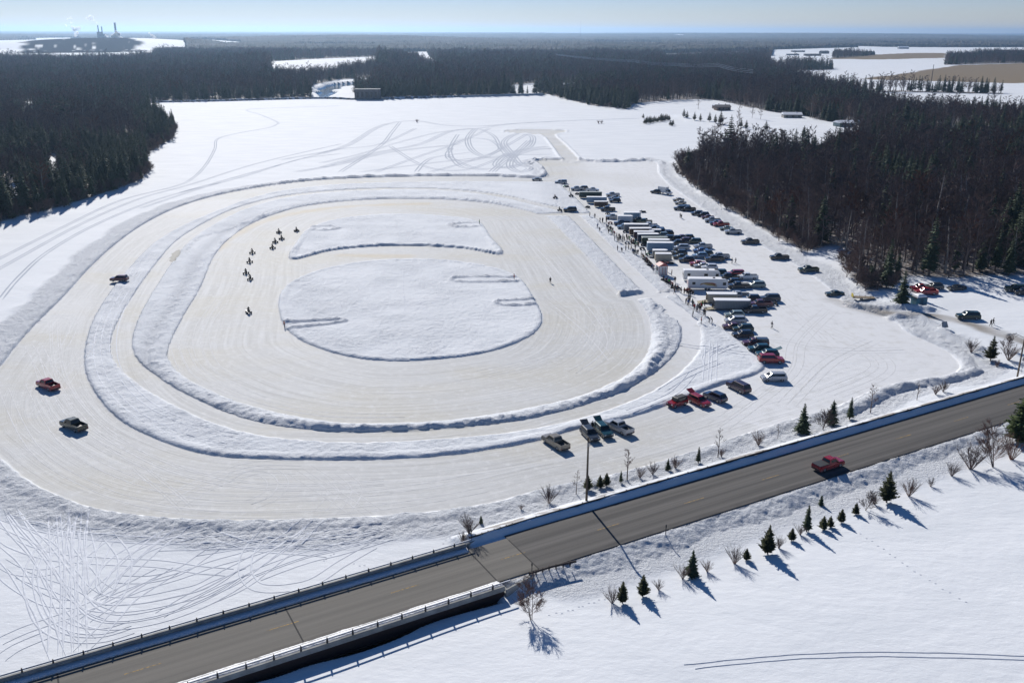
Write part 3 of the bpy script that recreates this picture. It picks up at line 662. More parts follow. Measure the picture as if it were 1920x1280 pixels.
for tt in (82.45, 85.6, 88.3, 91., 92.7):
    p = MB(); zt_ = ZR - .125 if tt < 83 else ZR - .46; p.box(SB0, 45.2, tt - .03, tt + .03, .75, zt_); p.box(SB0, 45.2, tt - .2, tt + .2, .7, .75); p.build('girder', mat('girder_steel_%d' % int(tt*10), (.03, .014, .012), .8), br)
p = MB(); p.box(45.35, 46.0, 82.3, 93.1, -1.2, ZR - .46); p.build('abutment', M['concrete'], br)
p = MB(); p.loft([[(45.35, 82.05, -1), (45.35, 82.24, -1), (45.35, 82.24, ZR + .12), (45.35, 82.05, ZR + .12)], [(49.9, 83.1, .2), (49.9, 83.45, .2), (49.9, 83.45, ZR + .2), (49.9, 83.1, ZR + .2)]])
p.build('wing_wall', M['concrete'], br); p = MB(); p.loft([[(45.35, 93.21, -1), (45.35, 93.45, -1), (45.35, 93.45, ZR + .3), (45.35, 93.21, ZR + .3)], [(50.5, 94.6, .2), (50.5, 94.85, .2), (50.5, 94.85, ZR + .3), (50.5, 94.6, ZR + .3)]])
p.build('wing_wall', M['concrete'], br)
for sp_ in (21.1, -3., -27., 45.36, 51.18):
    p = MB(); p.box(sp_ - .09, sp_ + .09, 84.25, 92.0, ZR + .002, ZR + .012); p.build('expansion_joint', mat('joint_filler_%d' % int(sp_), (.03, .03, .03), .9), br)
# guardrails ------------------------------------------------------------
def guard(name, tfun, s0, s1, sp, zt, label, dense=None):
    g = empty(name, (0, 0, 0), ang); tag(g, label, 'guardrail')
    b = MB(); n = int((s1 - s0) / 3); ra = []
    for i in range(n + 1):
        s_ = s0 + (s1 - s0) * i / n; t_ = tfun(s_); z = zt(s_)
        ra.append([(s_, t_ - .04, z - .31), (s_, t_ + .02, z - .24), (s_, t_ - .04, z - .16), (s_, t_ + .02, z - .08), (s_, t_ - .04, z), (s_, t_ + .05, z), (s_, t_ + .05, z - .31)])
    b.loft(ra); b.build('rail_beam', M['rust'], g)
    post0 = None; s_ = s0; c = 0
    while s_ < s1 and c < 98:
        t_ = tfun(s_); z = zt(s_)
        if post0 is None:
            p = MB(); p.box(-.06, .06, .06, .2, -.75, .02); post0 = p.build('post', M['rust'], g, (s_, t_, z))
        else:
            q = post0.copy(); q.parent = g; q.location = (s_, t_, z); C.objects.link(q)
        c += 1; s_ += (dense if dense and s_ < s0 + 6 else sp)
    return g
guard('guardrail', lambda s: TGN - .35 * (1 - ss(s, 46, 56)), 46.4, 420, 3.81, lambda s: ZR + .82 + .12 * float(ss(s, 50, 90)), 'long rusty guardrail on the snow bank along the far side of the road', .95)
guard('guardrail', lambda s: 83.35 - .5 * float(ss(s, 52, 56)), 49.4, 55.9, 1.9, lambda s: ZR + .55, 'short guardrail stub at the near corner of the bridge', .95)
# poles -------------------------------------------------------------------
def marker(px, py, h, label):
    x, y, z = gz(px, py); p = MB(); p.box(-.04, .04, -.02, .02, -.3, h); p.box(-.07, .07, -.035, -.021, h - .45, h - .05); o = p.build('marker_post', M['trim'], None, (x, y, z)); tag(o, label, 'marker post')
x, y = XY(46.3, 93.6)
for s_, t_, l in ((46.6, 93.9, 'thin dark marker post where the far bridge railing ends'), (50.0, 83.9, 'thin dark marker post at the near corner of the bridge'), (70.2, 82.9, 'thin bare marker post in the snow at the near road edge')):
    x, y = XY(s_, t_); p = MB(); p.box(-.05, .05, -.03, .03, -.4, 1.3); p.box(-.09, .09, -.045, -.031, .85, 1.28); o = p.build('marker_post', M['trim'], None, (x, y, H(x, y) + .25)); tag(o, l, 'marker post')
x, y = G(1099.5, 941, ZR + .2); lp = MB(); lp.tube((0, 0, -1.2), (0, 0, 10.2), .19, .12, 10); lp.tube((0, 0, 10.2), (0, 0, 10.28), .13, .05, 10)
up = empty('utility_pole', (x, y, ZR + .1)); tag(up, 'brown wooden pole standing alone behind the guardrail near the bridge', 'utility pole')
lp.build('pole_shaft', M['pole'], up); q = MB(); q.box(-.16, .16, -.22, -.12, 8.9, 9.5, bev=.03); q.build('junction_box', M['steel'], up)
x, y = G(1907, 708, 1.6); lamp = empty('street_lamp', (x, y, H(x, y) - .2)); tag(lamp, 'tall wooden pole with a lamp arm beside the road at the right edge', 'street lamp')
q = MB(); q.tube((0, 0, -.5), (0, 0, 13), .17, .11, 10); q.build('pole_shaft', M['pole'], lamp)
q = MB(); q.tube((0, 0, 8.3), (-1.6, .2, 9.0), .045, n=6); q.tube((-1.6, .2, 9.0), (-2.7, .3, 8.95), .045, n=6); q.build('lamp_arm', M['steel'], lamp)
q = MB(); q.loft([[(-2.65, .2, 8.86), (-2.65, .4, 8.86), (-2.65, .4, 9.0), (-2.65, .2, 9.0)], [(-3.0, .12, 8.8), (-3.0, .48, 8.8), (-3.0, .45, 9.0), (-3.0, .15, 9.0)], [(-3.4, .18, 8.84), (-3.4, .42, 8.84), (-3.4, .4, 8.95), (-3.4, .2, 8.95)]]); q.build('lamp_head', M['steel'], lamp)
x, y = G(1916, 692, 2.); q = MB(); q.tube((0, 0, -.5), (0, 0, 3.2), .05, n=6); q.box(-.3, .3, -.03, 0, 2.5, 3.2, bev=.02); o = q.build('road_sign', M['steel'], None, (x, y, H(x, y))); tag(o, 'small back facing road sign on a thin post beside the lamp pole', 'road sign')
# ------------------------------------------------------------------ trees
def rv(r): return r.uniform(-1, 1)
def conifer_mesh(seed, kind='spruce', h=12.0, R=2.3, dens=1.0, gap=0.0):
    r = random.Random(seed); tr = MB(); tr.tube((0, 0, -.5), (0, 0, h * .55), h * .016 + .04, h * .009 + .02, 6); tr.tube((0, 0, h * .55), (0, 0, h * .98), h * .009 + .02, .015, 5)
    cr = MB(); z = h * (.10 + gap); layer = 0
    while z < h * .97:
        f = (z / h); rad = R * (1 - f)**(.72 if kind == 'spruce' else .5) * r.uniform(.75, 1.12)
        if kind == 'cedar': rad = R * min(1, (1 - f) * 1.3)**.85 * (.7 + .3 * min(1, f * 5)) * r.uniform(.62, 1.15)
        nb = max(int((7 + 4 * (1 - f)) * dens), 4); a0 = r.uniform(0, 6.28)
        for b in range(nb):
            a = a0 + 6.283 * b / nb + rv(r) * .3; L = rad * r.uniform(.6, 1.15); dz = (-.35 if kind != 'cedar' else .45) * L * r.uniform(.3, 1.1)
            if kind == 'pine': dz = .1 * L
            dx, dy = math.cos(a), math.sin(a); w = L * .23 + .09
            tip = (dx * L, dy * L, z + dz); m = (dx * L * .55, dy * L * .55, z + dz * .35 + .1 * L)
            px_, py_ = -dy * w, dx * w
            cr.add([(0, 0, z + .1), (m[0] + px_, m[1] + py_, m[2] - w * .5), tip, (m[0] - px_, m[1] - py_, m[2] - w * .5), m], [(0, 1, 4), (1, 2, 4), (2, 3, 4), (3, 0, 4)])
            for q in range(5):
                u = r.uniform(.35, 1.08); c = Vector((dx * L * u, dy * L * u, z + dz * u + rv(r) * .12)); s_ = .16 + .11 * L
                cr.add([c + Vector((rv(r), rv(r), rv(r) * .7)) * s_ for _ in range(3)], [(0, 1, 2)])
        z += max(h * .042, .20) * r.uniform(.8, 1.2)
    for q in range(6): cr.add([(rv(r) * .12, rv(r) * .12, h * .93), (rv(r) * .12, rv(r) * .12, h * .93), (0, 0, h * r.uniform(1, 1.03))], [(0, 1, 2)])
    return tr, cr
def bare_mesh(seed, h=13.0, spread=3.2, n=8, sub=5, tw=8, tww=.035, multi=1, low=.35):
    r = random.Random(seed); tr = MB(); cr = MB()
    def twig(p, d, L, w):
        s = d.orthogonal().normalized() * w; e = p + d * L
        cr.add([p - s, p + s, e], [(0, 1, 2)]); s2 = d.cross(s).normalized() * w; cr.add([p - s2, p + s2, e], [(0, 1, 2)])
    for mlt in range(multi):
        lean = Vector((rv(r), rv(r), 0)) * (.05 if multi == 1 else .35); top = Vector((lean.x * h, lean.y * h, h * r.uniform(.82, 1.0))); base = Vector((0, 0, -.4)) + lean * .3
        k1 = base.lerp(top, .45) + Vector((rv(r), rv(r), 0)) * h * .015; R0 = h * .012 + .02 if multi == 1 else h * .008 + .01
        tr.tube(base, k1, R0, R0 * .7, 6); tr.tube(k1, top, R0 * .7, .02, 5)
        for b in range(n):
            u = low + (0.97 - low) * (b + r.random()) / n; p = (base.lerp(k1, u / .45) if u < .45 else k1.lerp(top, (u - .45) / .55))
            a = r.uniform(0, 6.283); L = spread * (1.15 - u * .75) * r.uniform(.7, 1.2); d = Vector((math.cos(a), math.sin(a), r.uniform(.6, 1.6))).normalized()
            e = p + d * L; cr.tube(p, e, R0 * .33 * (1.2 - u), .015, 3, cap=False)
            for s_ in range(sub):
                v = r.uniform(.25, 1); p2 = p.lerp(e, v); d2 = (d + Vector((rv(r), rv(r), rv(r) * .6 + .35)) * .9).normalized(); L2 = L * r.uniform(.25, .5); e2 = p2 + d2 * L2
                cr.tube(p2, e2, .008 + tww * .7, .008, 3, cap=False)
                for t_ in range(tw):
                    d3 = (d2 + Vector((rv(r), rv(r), rv(r) * .7 + .2)) * .9).normalized(); twig(p2.lerp(e2, r.uniform(.2, 1)), d3, L2 * r.uniform(.35, .8), tww)
    return tr, cr
def shrub_mesh(seed, h=2.5, n=30, spread=.7, tw=13):
    r = random.Random(seed); st = MB(); cr = MB()
    for b in range(n):
        a = r.uniform(0, 6.283); k = r.uniform(.1, 1) * spread; d = Vector((math.cos(a) * k, math.sin(a) * k, 1)).normalized(); L = h * r.uniform(.6, 1.05); e = d * L
        st.tube((0, 0, -.2), e * .6, (.022), .012, 3, cap=False); st.tube(e * .6, e, .012, .005, 3, cap=False)
        for t_ in range(tw):
            p = e * r.uniform(.3, .95); d3 = (d + Vector((rv(r), rv(r), rv(r) * .4 + .1)) * .7).normalized(); L3 = h * r.uniform(.15, .33); s = d3.orthogonal().normalized() * .02
            cr.add([p - s * .6, p + s * .6, p + d3 * L3], [(0, 1, 2)]); s = d3.cross(s).normalized() * .02; cr.add([p - s * .6, p + s * .6, p + d3 * L3], [(0, 1, 2)])
    return st, cr
PROTO = {}
def proto(key, fn, tm, cm, tn='trunk', cn='crown'):
    tr, cr = fn(); PROTO[key] = (tr.mesh(key + '_' + tn, tm), cr.mesh(key + '_' + cn, cm), tr, cr, tm, cm, tn, cn)
for i in range(5): proto('spruce%d' % i, lambda i=i: conifer_mesh(10 + i, 'spruce', 12, [2.5, 2.1, 2.9, 2.2, 2.7][i], 1, [0, .05, 0, .12, .02][i]), M['bark'], M['spruce'])
for i in range(3): proto('cedar%d' % i, lambda i=i: conifer_mesh(30 + i, 'cedar', 12, 2.7, 1.15, .0), M['bark'], M['cedar'])
proto('pine0', lambda: conifer_mesh(40, 'pine', 12, 3.9, 1.6, 0), M['bark'], M['pine'])
for i in range(5): proto('bare%d' % i, lambda i=i: bare_mesh(50 + i, 14.5, [3.9, 3.2, 4.6, 3.5, 3.0][i], 14, 7, 12, .03, 1, .2), [M['bark'], M['bark'], M['birch'], M['bark'], M['birch']][i], M['twig'])
proto('bare5', lambda: bare_mesh(57, 14, 5.2, 15, 8, 12, .032, 1, .25), M['bark'], M['twig_red'])
for i in range(3): proto('young%d' % i, lambda i=i: bare_mesh(60 + i, 5, 1.1, 14, 5, 7, .010), M['bark'], M['twig'])
for i in range(2): proto('bushy%d' % i, lambda i=i: bare_mesh(66 + i, 5, 2.1, 14, 7, 11, .011, 3, .1), M['bark'], M['twig'])
for i in range(3): proto('shrub%d' % i, lambda i=i: shrub_mesh(70 + i), M['twig'], M['twig'], 'stems', 'twigs')
proto('redshrub0', lambda: shrub_mesh(75, 2.5, 22, .8, 9), M['twig_red'], M['twig_red'], 'stems', 'twigs')
_used = {}
def plant(key, name, loc, hscale, label, cat, group=None, rz=None, wide=1.0):
    P = PROTO[key]; o = bpy.data.objects.new(name, P[0]) if False else bpy.data.objects.new(name, None)
    o.location = loc; o.rotation_euler = (0, 0, random.uniform(0, 6.28) if rz is None else rz); o.scale = (hscale * wide, hscale * wide, hscale); C.objects.link(o)
    for me, nm in ((P[0], P[6]), (P[1], P[7])):
        c = bpy.data.objects.new(nm, me); c.parent = o; C.objects.link(c)
    tag(o, label, cat, group); return o
# single roadside trees: kind, foot px, height px, label
WD = dict(spruce=1.35, cedar=1.3, pine=1.2, bare=1.1, young=1.2, bushy=1.15, shrub=1.2, redshrub=1.2)
def roadside(key, name, px, py, hp, label, cat, group=None, wide=1.0):
    x, y, z = gz(px, py); s = PXM(px, py, z); a = math.atan2(CAMH - z, math.hypot(x, y)); hm = hp / s / math.cos(a)
    base = {'spruce': 12, 'cedar': 12, 'pine': 12, 'bare': 13, 'young': 5, 'bushy': 5, 'shrub': 2.6, 'redshrub': 2.6}[key.rstrip('0123456789')]
    plant(key, name, (x, y, z), hm / base, label, cat, group, wide=wide * WD[key.rstrip('0123456789')])
CT = 'conifer'
RS = [('cedar0','cedar_tree',1662,942,60,'tallest dark cedar on the near embankment, right of the road pickup','tree'), ('spruce1','spruce_tree',1512,997,50,'slim ragged spruce fourth from right on the near embankment','tree'),
 ('cedar1','cedar_tree',1439,1039,54,'dense rounded cedar at the middle of the near embankment foot','tree'), ('spruce0','spruce_tree',1297,1080,48,'pointed spruce at the embankment foot left of the rounded cedar','tree'),
 ('spruce2','spruce_seedling',1539,947,20,'tiny spruce alone high on the embankment slope','tree'), ('cedar2','cedar_shrub',1484,1014,24,'small bushy cedar left of the slim ragged spruce','shrub'),
 ('cedar0','cedar_shrub',1543,993,26,'broad low cedar clump right of the slim ragged spruce','shrub'), ('cedar1','cedar_shrub',1556,989,22,'low cedar between two other low cedars on the embankment','shrub'), ('cedar2','cedar_shrub',1577,980,26,'pale low cedar at right of the low cedar group','shrub'),
 ('cedar0','cedar_shrub',1399,1050,22,'small cedar shrub beside the bare brown bush on the near embankment','shrub'), ('cedar1','cedar_shrub',1604,964,22,'small cedar tucked against the large bare bush on the slope','shrub'),
 ('cedar2','cedar_tree',1167,1131,40,'leftmost cedar at the embankment foot near the bridge','tree'), ('cedar0','cedar_tree',1205,1118,40,'second cedar from the bridge at the embankment foot','tree'),
 ('bushy0','bare_tree',997,1164,62,'reddish brown bare young tree beside the bridge wing wall','tree'), ('shrub0','bare_shrub',1148,1131,28,'thin bare shrub touching the leftmost cedar','shrub'), ('shrub1','bare_shrub',1280,1085,26,'bare shrub left of the pointed embankment spruce','shrub'),
 ('shrub2','bare_shrub',1235,1106,18,'low sparse shrub between cedar and pointed spruce','shrub'), ('shrub0','bare_shrub',1377,1057,32,'bare brown bush halfway along the embankment foot','shrub'), ('bushy1','bare_shrub',1621,957,36,'large rounded bare bush left of the tallest cedar','shrub'),
 ('shrub1','bare_shrub',1704,930,34,'bare shrub right of the tallest cedar','shrub'), ('shrub2','bare_shrub',1784,892,26,'low bare shrub below the road left of the big bushes','shrub'), ('shrub0','bare_shrub',1820,880,48,'upright bare shrub left of the largest bare bush','shrub'),
 ('bushy0','bare_shrub',1865,877,74,'largest bare bush at the right edge below the road','shrub'), ('redshrub0','dogwood_shrub',1896,862,52,'orange brown bush between the bare bush and the green pine','shrub'), ('pine0','pine_tree',1913,830,92,'bright green pine cut by the right edge below the road','tree'),
 ('shrub1','bare_shrub',1640,946,20,'small bare shrub hugging the foot of the tallest cedar','shrub'), ('shrub2','bare_shrub',1745,912,16,'thin low shrub on the slope far right of the tallest cedar','shrub'), ('shrub0','bare_shrub',1460,1028,22,'bare shrub just right of the dense rounded cedar','shrub'), ('shrub1','bare_shrub',1500,1003,20,'bare shrub at the foot of the slim ragged spruce','shrub'),
 ('shrub2','bare_shrub',1326,1072,20,'low scrub right of the pointed embankment spruce','shrub'),
 ('spruce0','spruce_tree',1504,812,56,'broad spruce on the far roadside left of the round bare tree','tree'), ('bushy1','bare_tree',1542,804,42,'round crowned bare tree between two roadside spruces','tree'), ('spruce2','spruce_tree',1559,795,46,'spruce right of the round bare roadside tree','tree'),
 ('spruce1','spruce_tree',1593,786,42,'small narrow spruce right of the pair by the round bare tree','tree'), ('young0','bare_tree',1632,774,58,'tall thin bare tree right of the roadside spruces','tree'), ('young1','bare_tree',1719,750,34,'slender bare sapling before the shaded snow heap','tree'),
 ('shrub0','bare_shrub',1754,740,20,'bare bush right of the slender sapling','shrub'), ('shrub1','bare_shrub',1768,735,22,'outer bare bush right of the slender sapling','shrub'), ('young2','bare_tree',1346,857,52,'bare forked sapling on the verge right of the ice parking','tree'),
 ('spruce1','spruce_tree',1309,867,30,'thin young spruce left of the forked sapling','tree'), ('shrub2','bare_shrub',1422,834,26,'bare bush on the verge left of the broad spruce','shrub'), ('young1','bare_sapling',1458,822,26,'thin twig like sapling left of the broad spruce','tree'), ('shrub0','bare_shrub',1352,856,16,'little shrub at the foot of the forked sapling','shrub'),
 ('shrub1','bare_shrub',1029,943,32,'bare bush on the verge left of the lone pole','shrub'), ('young2','bare_sapling',1080,926,42,'thin sapling just left of the lone pole','tree'), ('cedar0','cedar_shrub',1102,918,28,'small cedar right behind the lone pole','shrub'), ('cedar1','cedar_shrub',1125,914,24,'left one of the two small cedars right of the pole','shrub'),
 ('cedar2','cedar_shrub',1137,910,24,'right one of the two small cedars right of the pole','shrub'), ('spruce1','spruce_shrub',1164,904,22,'small spruce left of the tall bare sapling','shrub'), ('young0','bare_tree',1176,899,64,'tallest bare sapling on the verge right of the pole','tree'),
 ('shrub2','bare_shrub',1200,895,20,'bare shrub right of the tallest sapling','shrub'), ('shrub0','bare_shrub',1224,889,22,'wide bare shrub left of the dark little spruce','shrub'), ('spruce0','spruce_shrub',1252,881,22,'dark little spruce among bare shrubs on the verge','shrub'), ('shrub1','bare_shrub',1266,877,22,'bare shrub right of the dark little spruce','shrub'),
 ('shrub2','bare_shrub',977,955,10,'tiny weed clump on the verge far left of the pole','shrub'), ('shrub0','bare_shrub',880,1008,36,'bare bush at the end of the far bridge railing','shrub'), ('spruce2','spruce_shrub',902,981,15,'tiny dark spruce above the bush at the railing end','shrub'), ('shrub1','bare_shrub',868,1014,20,'low scrub in front of the railing end bush','shrub'),
 ('cedar1','cedar_tree',1857,676,48,'narrow cedar beside the lane at the right edge','tree'), ('shrub0','bare_shrub',1891,675,34,'bare bush between the narrow cedar and lamp pole','shrub'), ('shrub1','bare_shrub',1821,660,26,'bare bush left of the narrow lane side cedar','shrub'), ('shrub2','bare_shrub',1869,688,14,'low dark scrub below the narrow cedar','shrub'),
 ('bare4','bare_tree',1607,534,64,'pale forked bare tree at the corner of the wood','tree'), ('spruce0','spruce_tree',1690,572,64,'lone big spruce beside the blue hut','tree'), ('bushy1','bare_shrub',1882,655,30,'tangled bare bush at the lane bend','shrub'),
 ('cedar0','cedar_tree',1282,220,16,'leftmost cedar of the lakeside row','tree'), ('cedar1','cedar_tree',1288,222,14,'short cedar second in the lakeside row','tree'), ('cedar2','cedar_tree',1302,226,16,'cedar third from left in the lakeside row','tree'), ('cedar0','cedar_tree',1313,227,14,'cedar fourth from left in the lakeside row','tree'),
 ('cedar1','cedar_tree',1330,228,18,'cedar fifth from left in the lakeside row','tree'), ('cedar2','cedar_tree',1341,231,17,'cedar just left of the tallest in the lakeside row','tree'), ('cedar0','cedar_tree',1351,233,25,'tallest cedar of the lakeside row','tree'), ('cedar1','cedar_tree',1389,239,17,'left cedar of the lakeside pair past the pale bare tree','tree'),
 ('cedar2','cedar_tree',1399,242,17,'right cedar of the lakeside pair past the pale bare tree','tree'), ('cedar0','cedar_tree',1436,245,19,'single cedar on the shore below the white roofed house','tree'), ('cedar1','cedar_tree',1507,254,19,'rightmost lone cedar on the far shore','tree'),
 ('young0','bare_tree',1309,205,20,'pair like bare tree left of the dark house','tree'), ('bare4','bare_tree',1386,236,36,'pale tall bare tree among the lakeside cedars','tree'), ('bare2','bare_tree',1410,222,20,'bare tree right of the dark house','tree'), ('bare0','bare_tree',1426,224,24,'second bare tree right of the dark house','tree')]
for k, n_, px, py, hp, lb, ct in RS:
    roadside(k, n_, px, py, hp, lb, ct, wide=1.25 if n_.startswith('cedar_shrub') else 1.0)
for i in range(24):
    roadside('cedar%d' % (i % 3), 'cedar_shrub', 1206 + 57 * ((i * .618) % 1), 222 + 12 * ((i * .37) % 1) + 3 * (((i * .618) % 1)), 9 + 4 * ((i * .77) % 1), 'dark cedar in the low thicket standing alone on the lake ice', 'shrub', 'thicket of low cedars on the ice', 1.3)
for px, py in ((782, 230), (1122, 232), (1128, 232)): roadside('shrub0', 'bare_shrub', px, py, 7, {782: 'tiny weed clump on the snow at the top of the far tyre tracks', 1122: 'left of two tiny weed clumps on the white lake', 1128: 'right of two tiny weed clumps on the white lake'}[px], 'shrub')
# woods -----------------------------------------------------------------
def jitter(x0, x1, y0, y1, sp, seed):
    g = np.random.default_rng(seed); X, Y = np.meshgrid(np.arange(x0, x1, sp), np.arange(y0, y1, sp)); X = X.ravel() + g.uniform(-.46, .46, X.size) * sp; Y = Y.ravel() + g.uniform(-.46, .46, Y.size) * sp
    m = np.abs(X) < .60 * Y + 30; return X[m], Y[m]
bands = [(-330, 420, 120, 520, 4.3, 1), (-520, 640, 520, 900, 5.2, 2), (-960, 980, 900, 1500, 6.0, 3), (-1600, 1600, 1500, 2700, 8.0, 4)]
PX, PY, PB = [], [], []
for x0, x1, y0, y1, sp, sd in bands:
    X, Y = jitter(x0, x1, y0, y1, sp, sd); w = woodness(X, Y)
    dl = -RF.samp(sLake, X, Y, -300.); w = w * np.where((Y > 860) & (dl < 45) & (dl > 1), 1.6, 1)
    keep = w * (0.38 + .75 * vn(X, Y, 22, 33) + .25 * (Y > 520) + .3 * (X < 0)) > rng.uniform(.18, .62, len(X)); PX.append(X[keep]); PY.append(Y[keep]); PB.append(np.full(keep.sum(), sp / 5.0))
PX = np.concatenate(PX); PY = np.concatenate(PY); PB = np.concatenate(PB)
PZ = fields(PX, PY)['h']
right = (PX > 50) & (PY < 520)
cf = vn(PX, PY, 55, 44) * .55 + vn(PX, PY, 17, 45) * .45
lk_ = -RF.samp(sLake, PX, PY, -300.)
lft = (PX < -60) & (PY < 760)
thr = np.where(right, np.where(PY < 300, .52, .68) - .2 * ss(PX, 170, 260) * ss(PY, 330, 400), np.where(lft, .46 - .08 * (lk_ < 30), .60))
iscon = (cf > thr) | ((PY > 860) & (lk_ < 40) & (rng.random(len(PX)) < .8)) | (rng.random(len(PX)) < .05)
PS = rng.uniform(.62, 1.2, len(PX)) * (0.85 + .3 * vn(PX, PY, 60, 46)) * np.clip(PB, 1, 1.5)**.5 * np.where(lk_ < 9, .72, 1.0)
PS = PS * (.8 + .45 * vn(PX, PY, 14, 48)) * np.where(iscon, 1.08, .95) * np.where(rng.random(len(PX)) < .06, 1.25, 1)
PR = rng.uniform(0, 6.28, len(PX)); PW = np.where(iscon, rng.uniform(.85, 1.25, len(PX)), rng.uniform(.9, 1.65, len(PX)))
hk = rng.random(len(PX))
PK = np.where(iscon, (hk * 5).astype(int), (hk * 5).astype(int))
redp = (~iscon) & (vn(PX, PY, 9, 47) > .86); 
order = np.argsort(np.hypot(PX, PY) - 22 * PS)
infr = np.abs(PX) < .563 * PY + 4
ind = np.zeros(len(PX), bool); LB = {}
for con in (True, False):
    c = [i for i in order if iscon[i] == con and infr[i]][:300]; ind[c] = True
for i in np.nonzero(ind)[0]:
    side = 'left' if PX[i] < 0 else 'right'
    if iscon[i]:
        plant('spruce%d' % PK[i], 'spruce_tree', (PX[i], PY[i], PZ[i]), PS[i], 'dark green spruce in the wood on the %s shore of the frozen lake' % side, 'tree', 'spruces of the %s hand lakeside wood' % side, PR[i], PW[i])
    else:
        pale = PK[i] in (2, 4) and not redp[i]
        kk = 'bare5' if redp[i] else 'bare%d' % PK[i]
        ds = 'rusty brown bare' if redp[i] else 'pale trunked bare' if pale else 'grey trunked bare'
        plant(kk, 'bare_tree', (PX[i], PY[i], PZ[i]), PS[i], '%s tree in the wood on the %s shore of the frozen lake' % (ds, side), 'tree', '%s trees of the %s hand lakeside wood' % (ds, side), PR[i], PW[i])
# brushy edges of the woods
X, Y = jitter(-330, 420, 120, 700, 2.7, 9); d_ = -RF.samp(sLake, X, Y, -300.); w = woodness(X, Y)
kp = (d_ > 1.5) & (d_ < 13) & (w > .08) & (rng.random(len(X)) < .6); n0 = len(PX)
PX = np.concatenate([PX, X[kp]]); PY = np.concatenate([PY, Y[kp]]); PZ = np.concatenate([PZ, fields(X[kp], Y[kp])['h']]); m_ = int(kp.sum())
PS = np.concatenate([PS, rng.uniform(.5, 1.1, m_)]); PR = np.concatenate([PR, rng.uniform(0, 6.28, m_)]); iscon = np.concatenate([iscon, np.zeros(m_, bool)]); ind = np.concatenate([ind, np.zeros(m_, bool)])
redp = np.concatenate([redp, np.zeros(m_, bool)]); PK = np.concatenate([PK, np.full(m_, 6)]); lk_ = np.concatenate([lk_, np.full(m_, 99.)]); hk = np.concatenate([hk, rng.random(m_)]); PW = np.concatenate([PW, rng.uniform(.9, 1.5, m_)])
def instancer(name, sel, keys, kidx, label):
    col = bpy.data.collections.new(name + '_kinds')
    for j, key in enumerate(keys):
        P = PROTO[key]; mb = MB(); mb.add(P[2].v, P[2].f, 0); mb.add(P[3].v, P[3].f, 1)
        o = bpy.data.objects.new('%s_kind_%02d' % (name, j), mb.mesh('%s_kind_%02d' % (name, j), [P[4], P[5]])); col.objects.link(o)
    n = int(sel.sum()); me = bpy.data.meshes.new(name); me.vertices.add(n); me.vertices.foreach_set('co', np.stack([PX[sel], PY[sel], PZ[sel]], 1).astype(np.float32).ravel())
    for nm, ty, d in (('rot', 'FLOAT', PR[sel]), ('scx', 'FLOAT', PS[sel] * PW[sel]), ('scl', 'FLOAT', PS[sel]), ('kind_index', 'INT', kidx[sel])):
        a = me.attributes.new(nm, ty, 'POINT'); a.data.foreach_set('value', d.astype(np.float32 if ty == 'FLOAT' else np.int32))
    o = link(bpy.data.objects.new(name, me)); tag(o, label, 'wood', None, 'stuff')
    ng = bpy.data.node_groups.new(name, 'GeometryNodeTree'); ng.interface.new_socket('Geometry', in_out='INPUT', socket_type='NodeSocketGeometry'); ng.interface.new_socket('Geometry', in_out='OUTPUT', socket_type='NodeSocketGeometry')
    N = ng.nodes; gi = N.new('NodeGroupInput'); go = N.new('NodeGroupOutput'); mp = N.new('GeometryNodeMeshToPoints'); ip = N.new('GeometryNodeInstanceOnPoints'); ci = N.new('GeometryNodeCollectionInfo')
    ci.inputs['Collection'].default_value = col; ci.inputs['Separate Children'].default_value = True; ci.inputs['Reset Children'].default_value = True
    def na(nm, ty): a = N.new('GeometryNodeInputNamedAttribute'); a.data_type = ty; a.inputs['Name'].default_value = nm; return a.outputs['Attribute']
    L = ng.links; L.new(gi.outputs[0], mp.inputs['Mesh']); L.new(mp.outputs[0], ip.inputs['Points']); L.new(ci.outputs[0], ip.inputs['Instance']); ip.inputs['Pick Instance'].default_value = True
    L.new(na('kind_index', 'INT'), ip.inputs['Instance Index']); cx = N.new('ShaderNodeCombineXYZ'); L.new(na('rot', 'FLOAT'), cx.inputs[2]); L.new(cx.outputs[0], ip.inputs['Rotation']); cs_ = N.new('ShaderNodeCombineXYZ'); wx_ = na('scx', 'FLOAT'); L.new(wx_, cs_.inputs[0]); L.new(wx_, cs_.inputs[1]); L.new(na('scl', 'FLOAT'), cs_.inputs[2]); L.new(cs_.outputs[0], ip.inputs['Scale'])
    L.new(ip.outputs[0], go.inputs[0]); md = o.modifiers.new('trees', 'NODES'); md.node_group = ng
    return o
kb = np.where(redp, 5, PK); kb = np.where(PK == 6, 6 + (hk * 2).astype(int), kb); edge = (~iscon) & (lk_ < 16) & (hk < .8) & (PY < 1600); kb = np.where(edge & ~ind, 6 + (hk * 10).astype(int) % 2, kb); PS = np.where(edge & ~ind, PS * 1.15, PS)
instancer('conifer_wood', (~ind) & iscon, ['spruce%d' % i for i in range(5)], PK, 'mass of dark spruces in the woods round the frozen lake')
instancer('bare_wood', (~ind) & ~iscon, ['bare%d' % i for i in range(6)] + ['bushy0', 'bushy1'], kb, 'mass of leafless grey brown trees in the woods round the frozen lake')
print('TREES', len(PX), ind.sum())
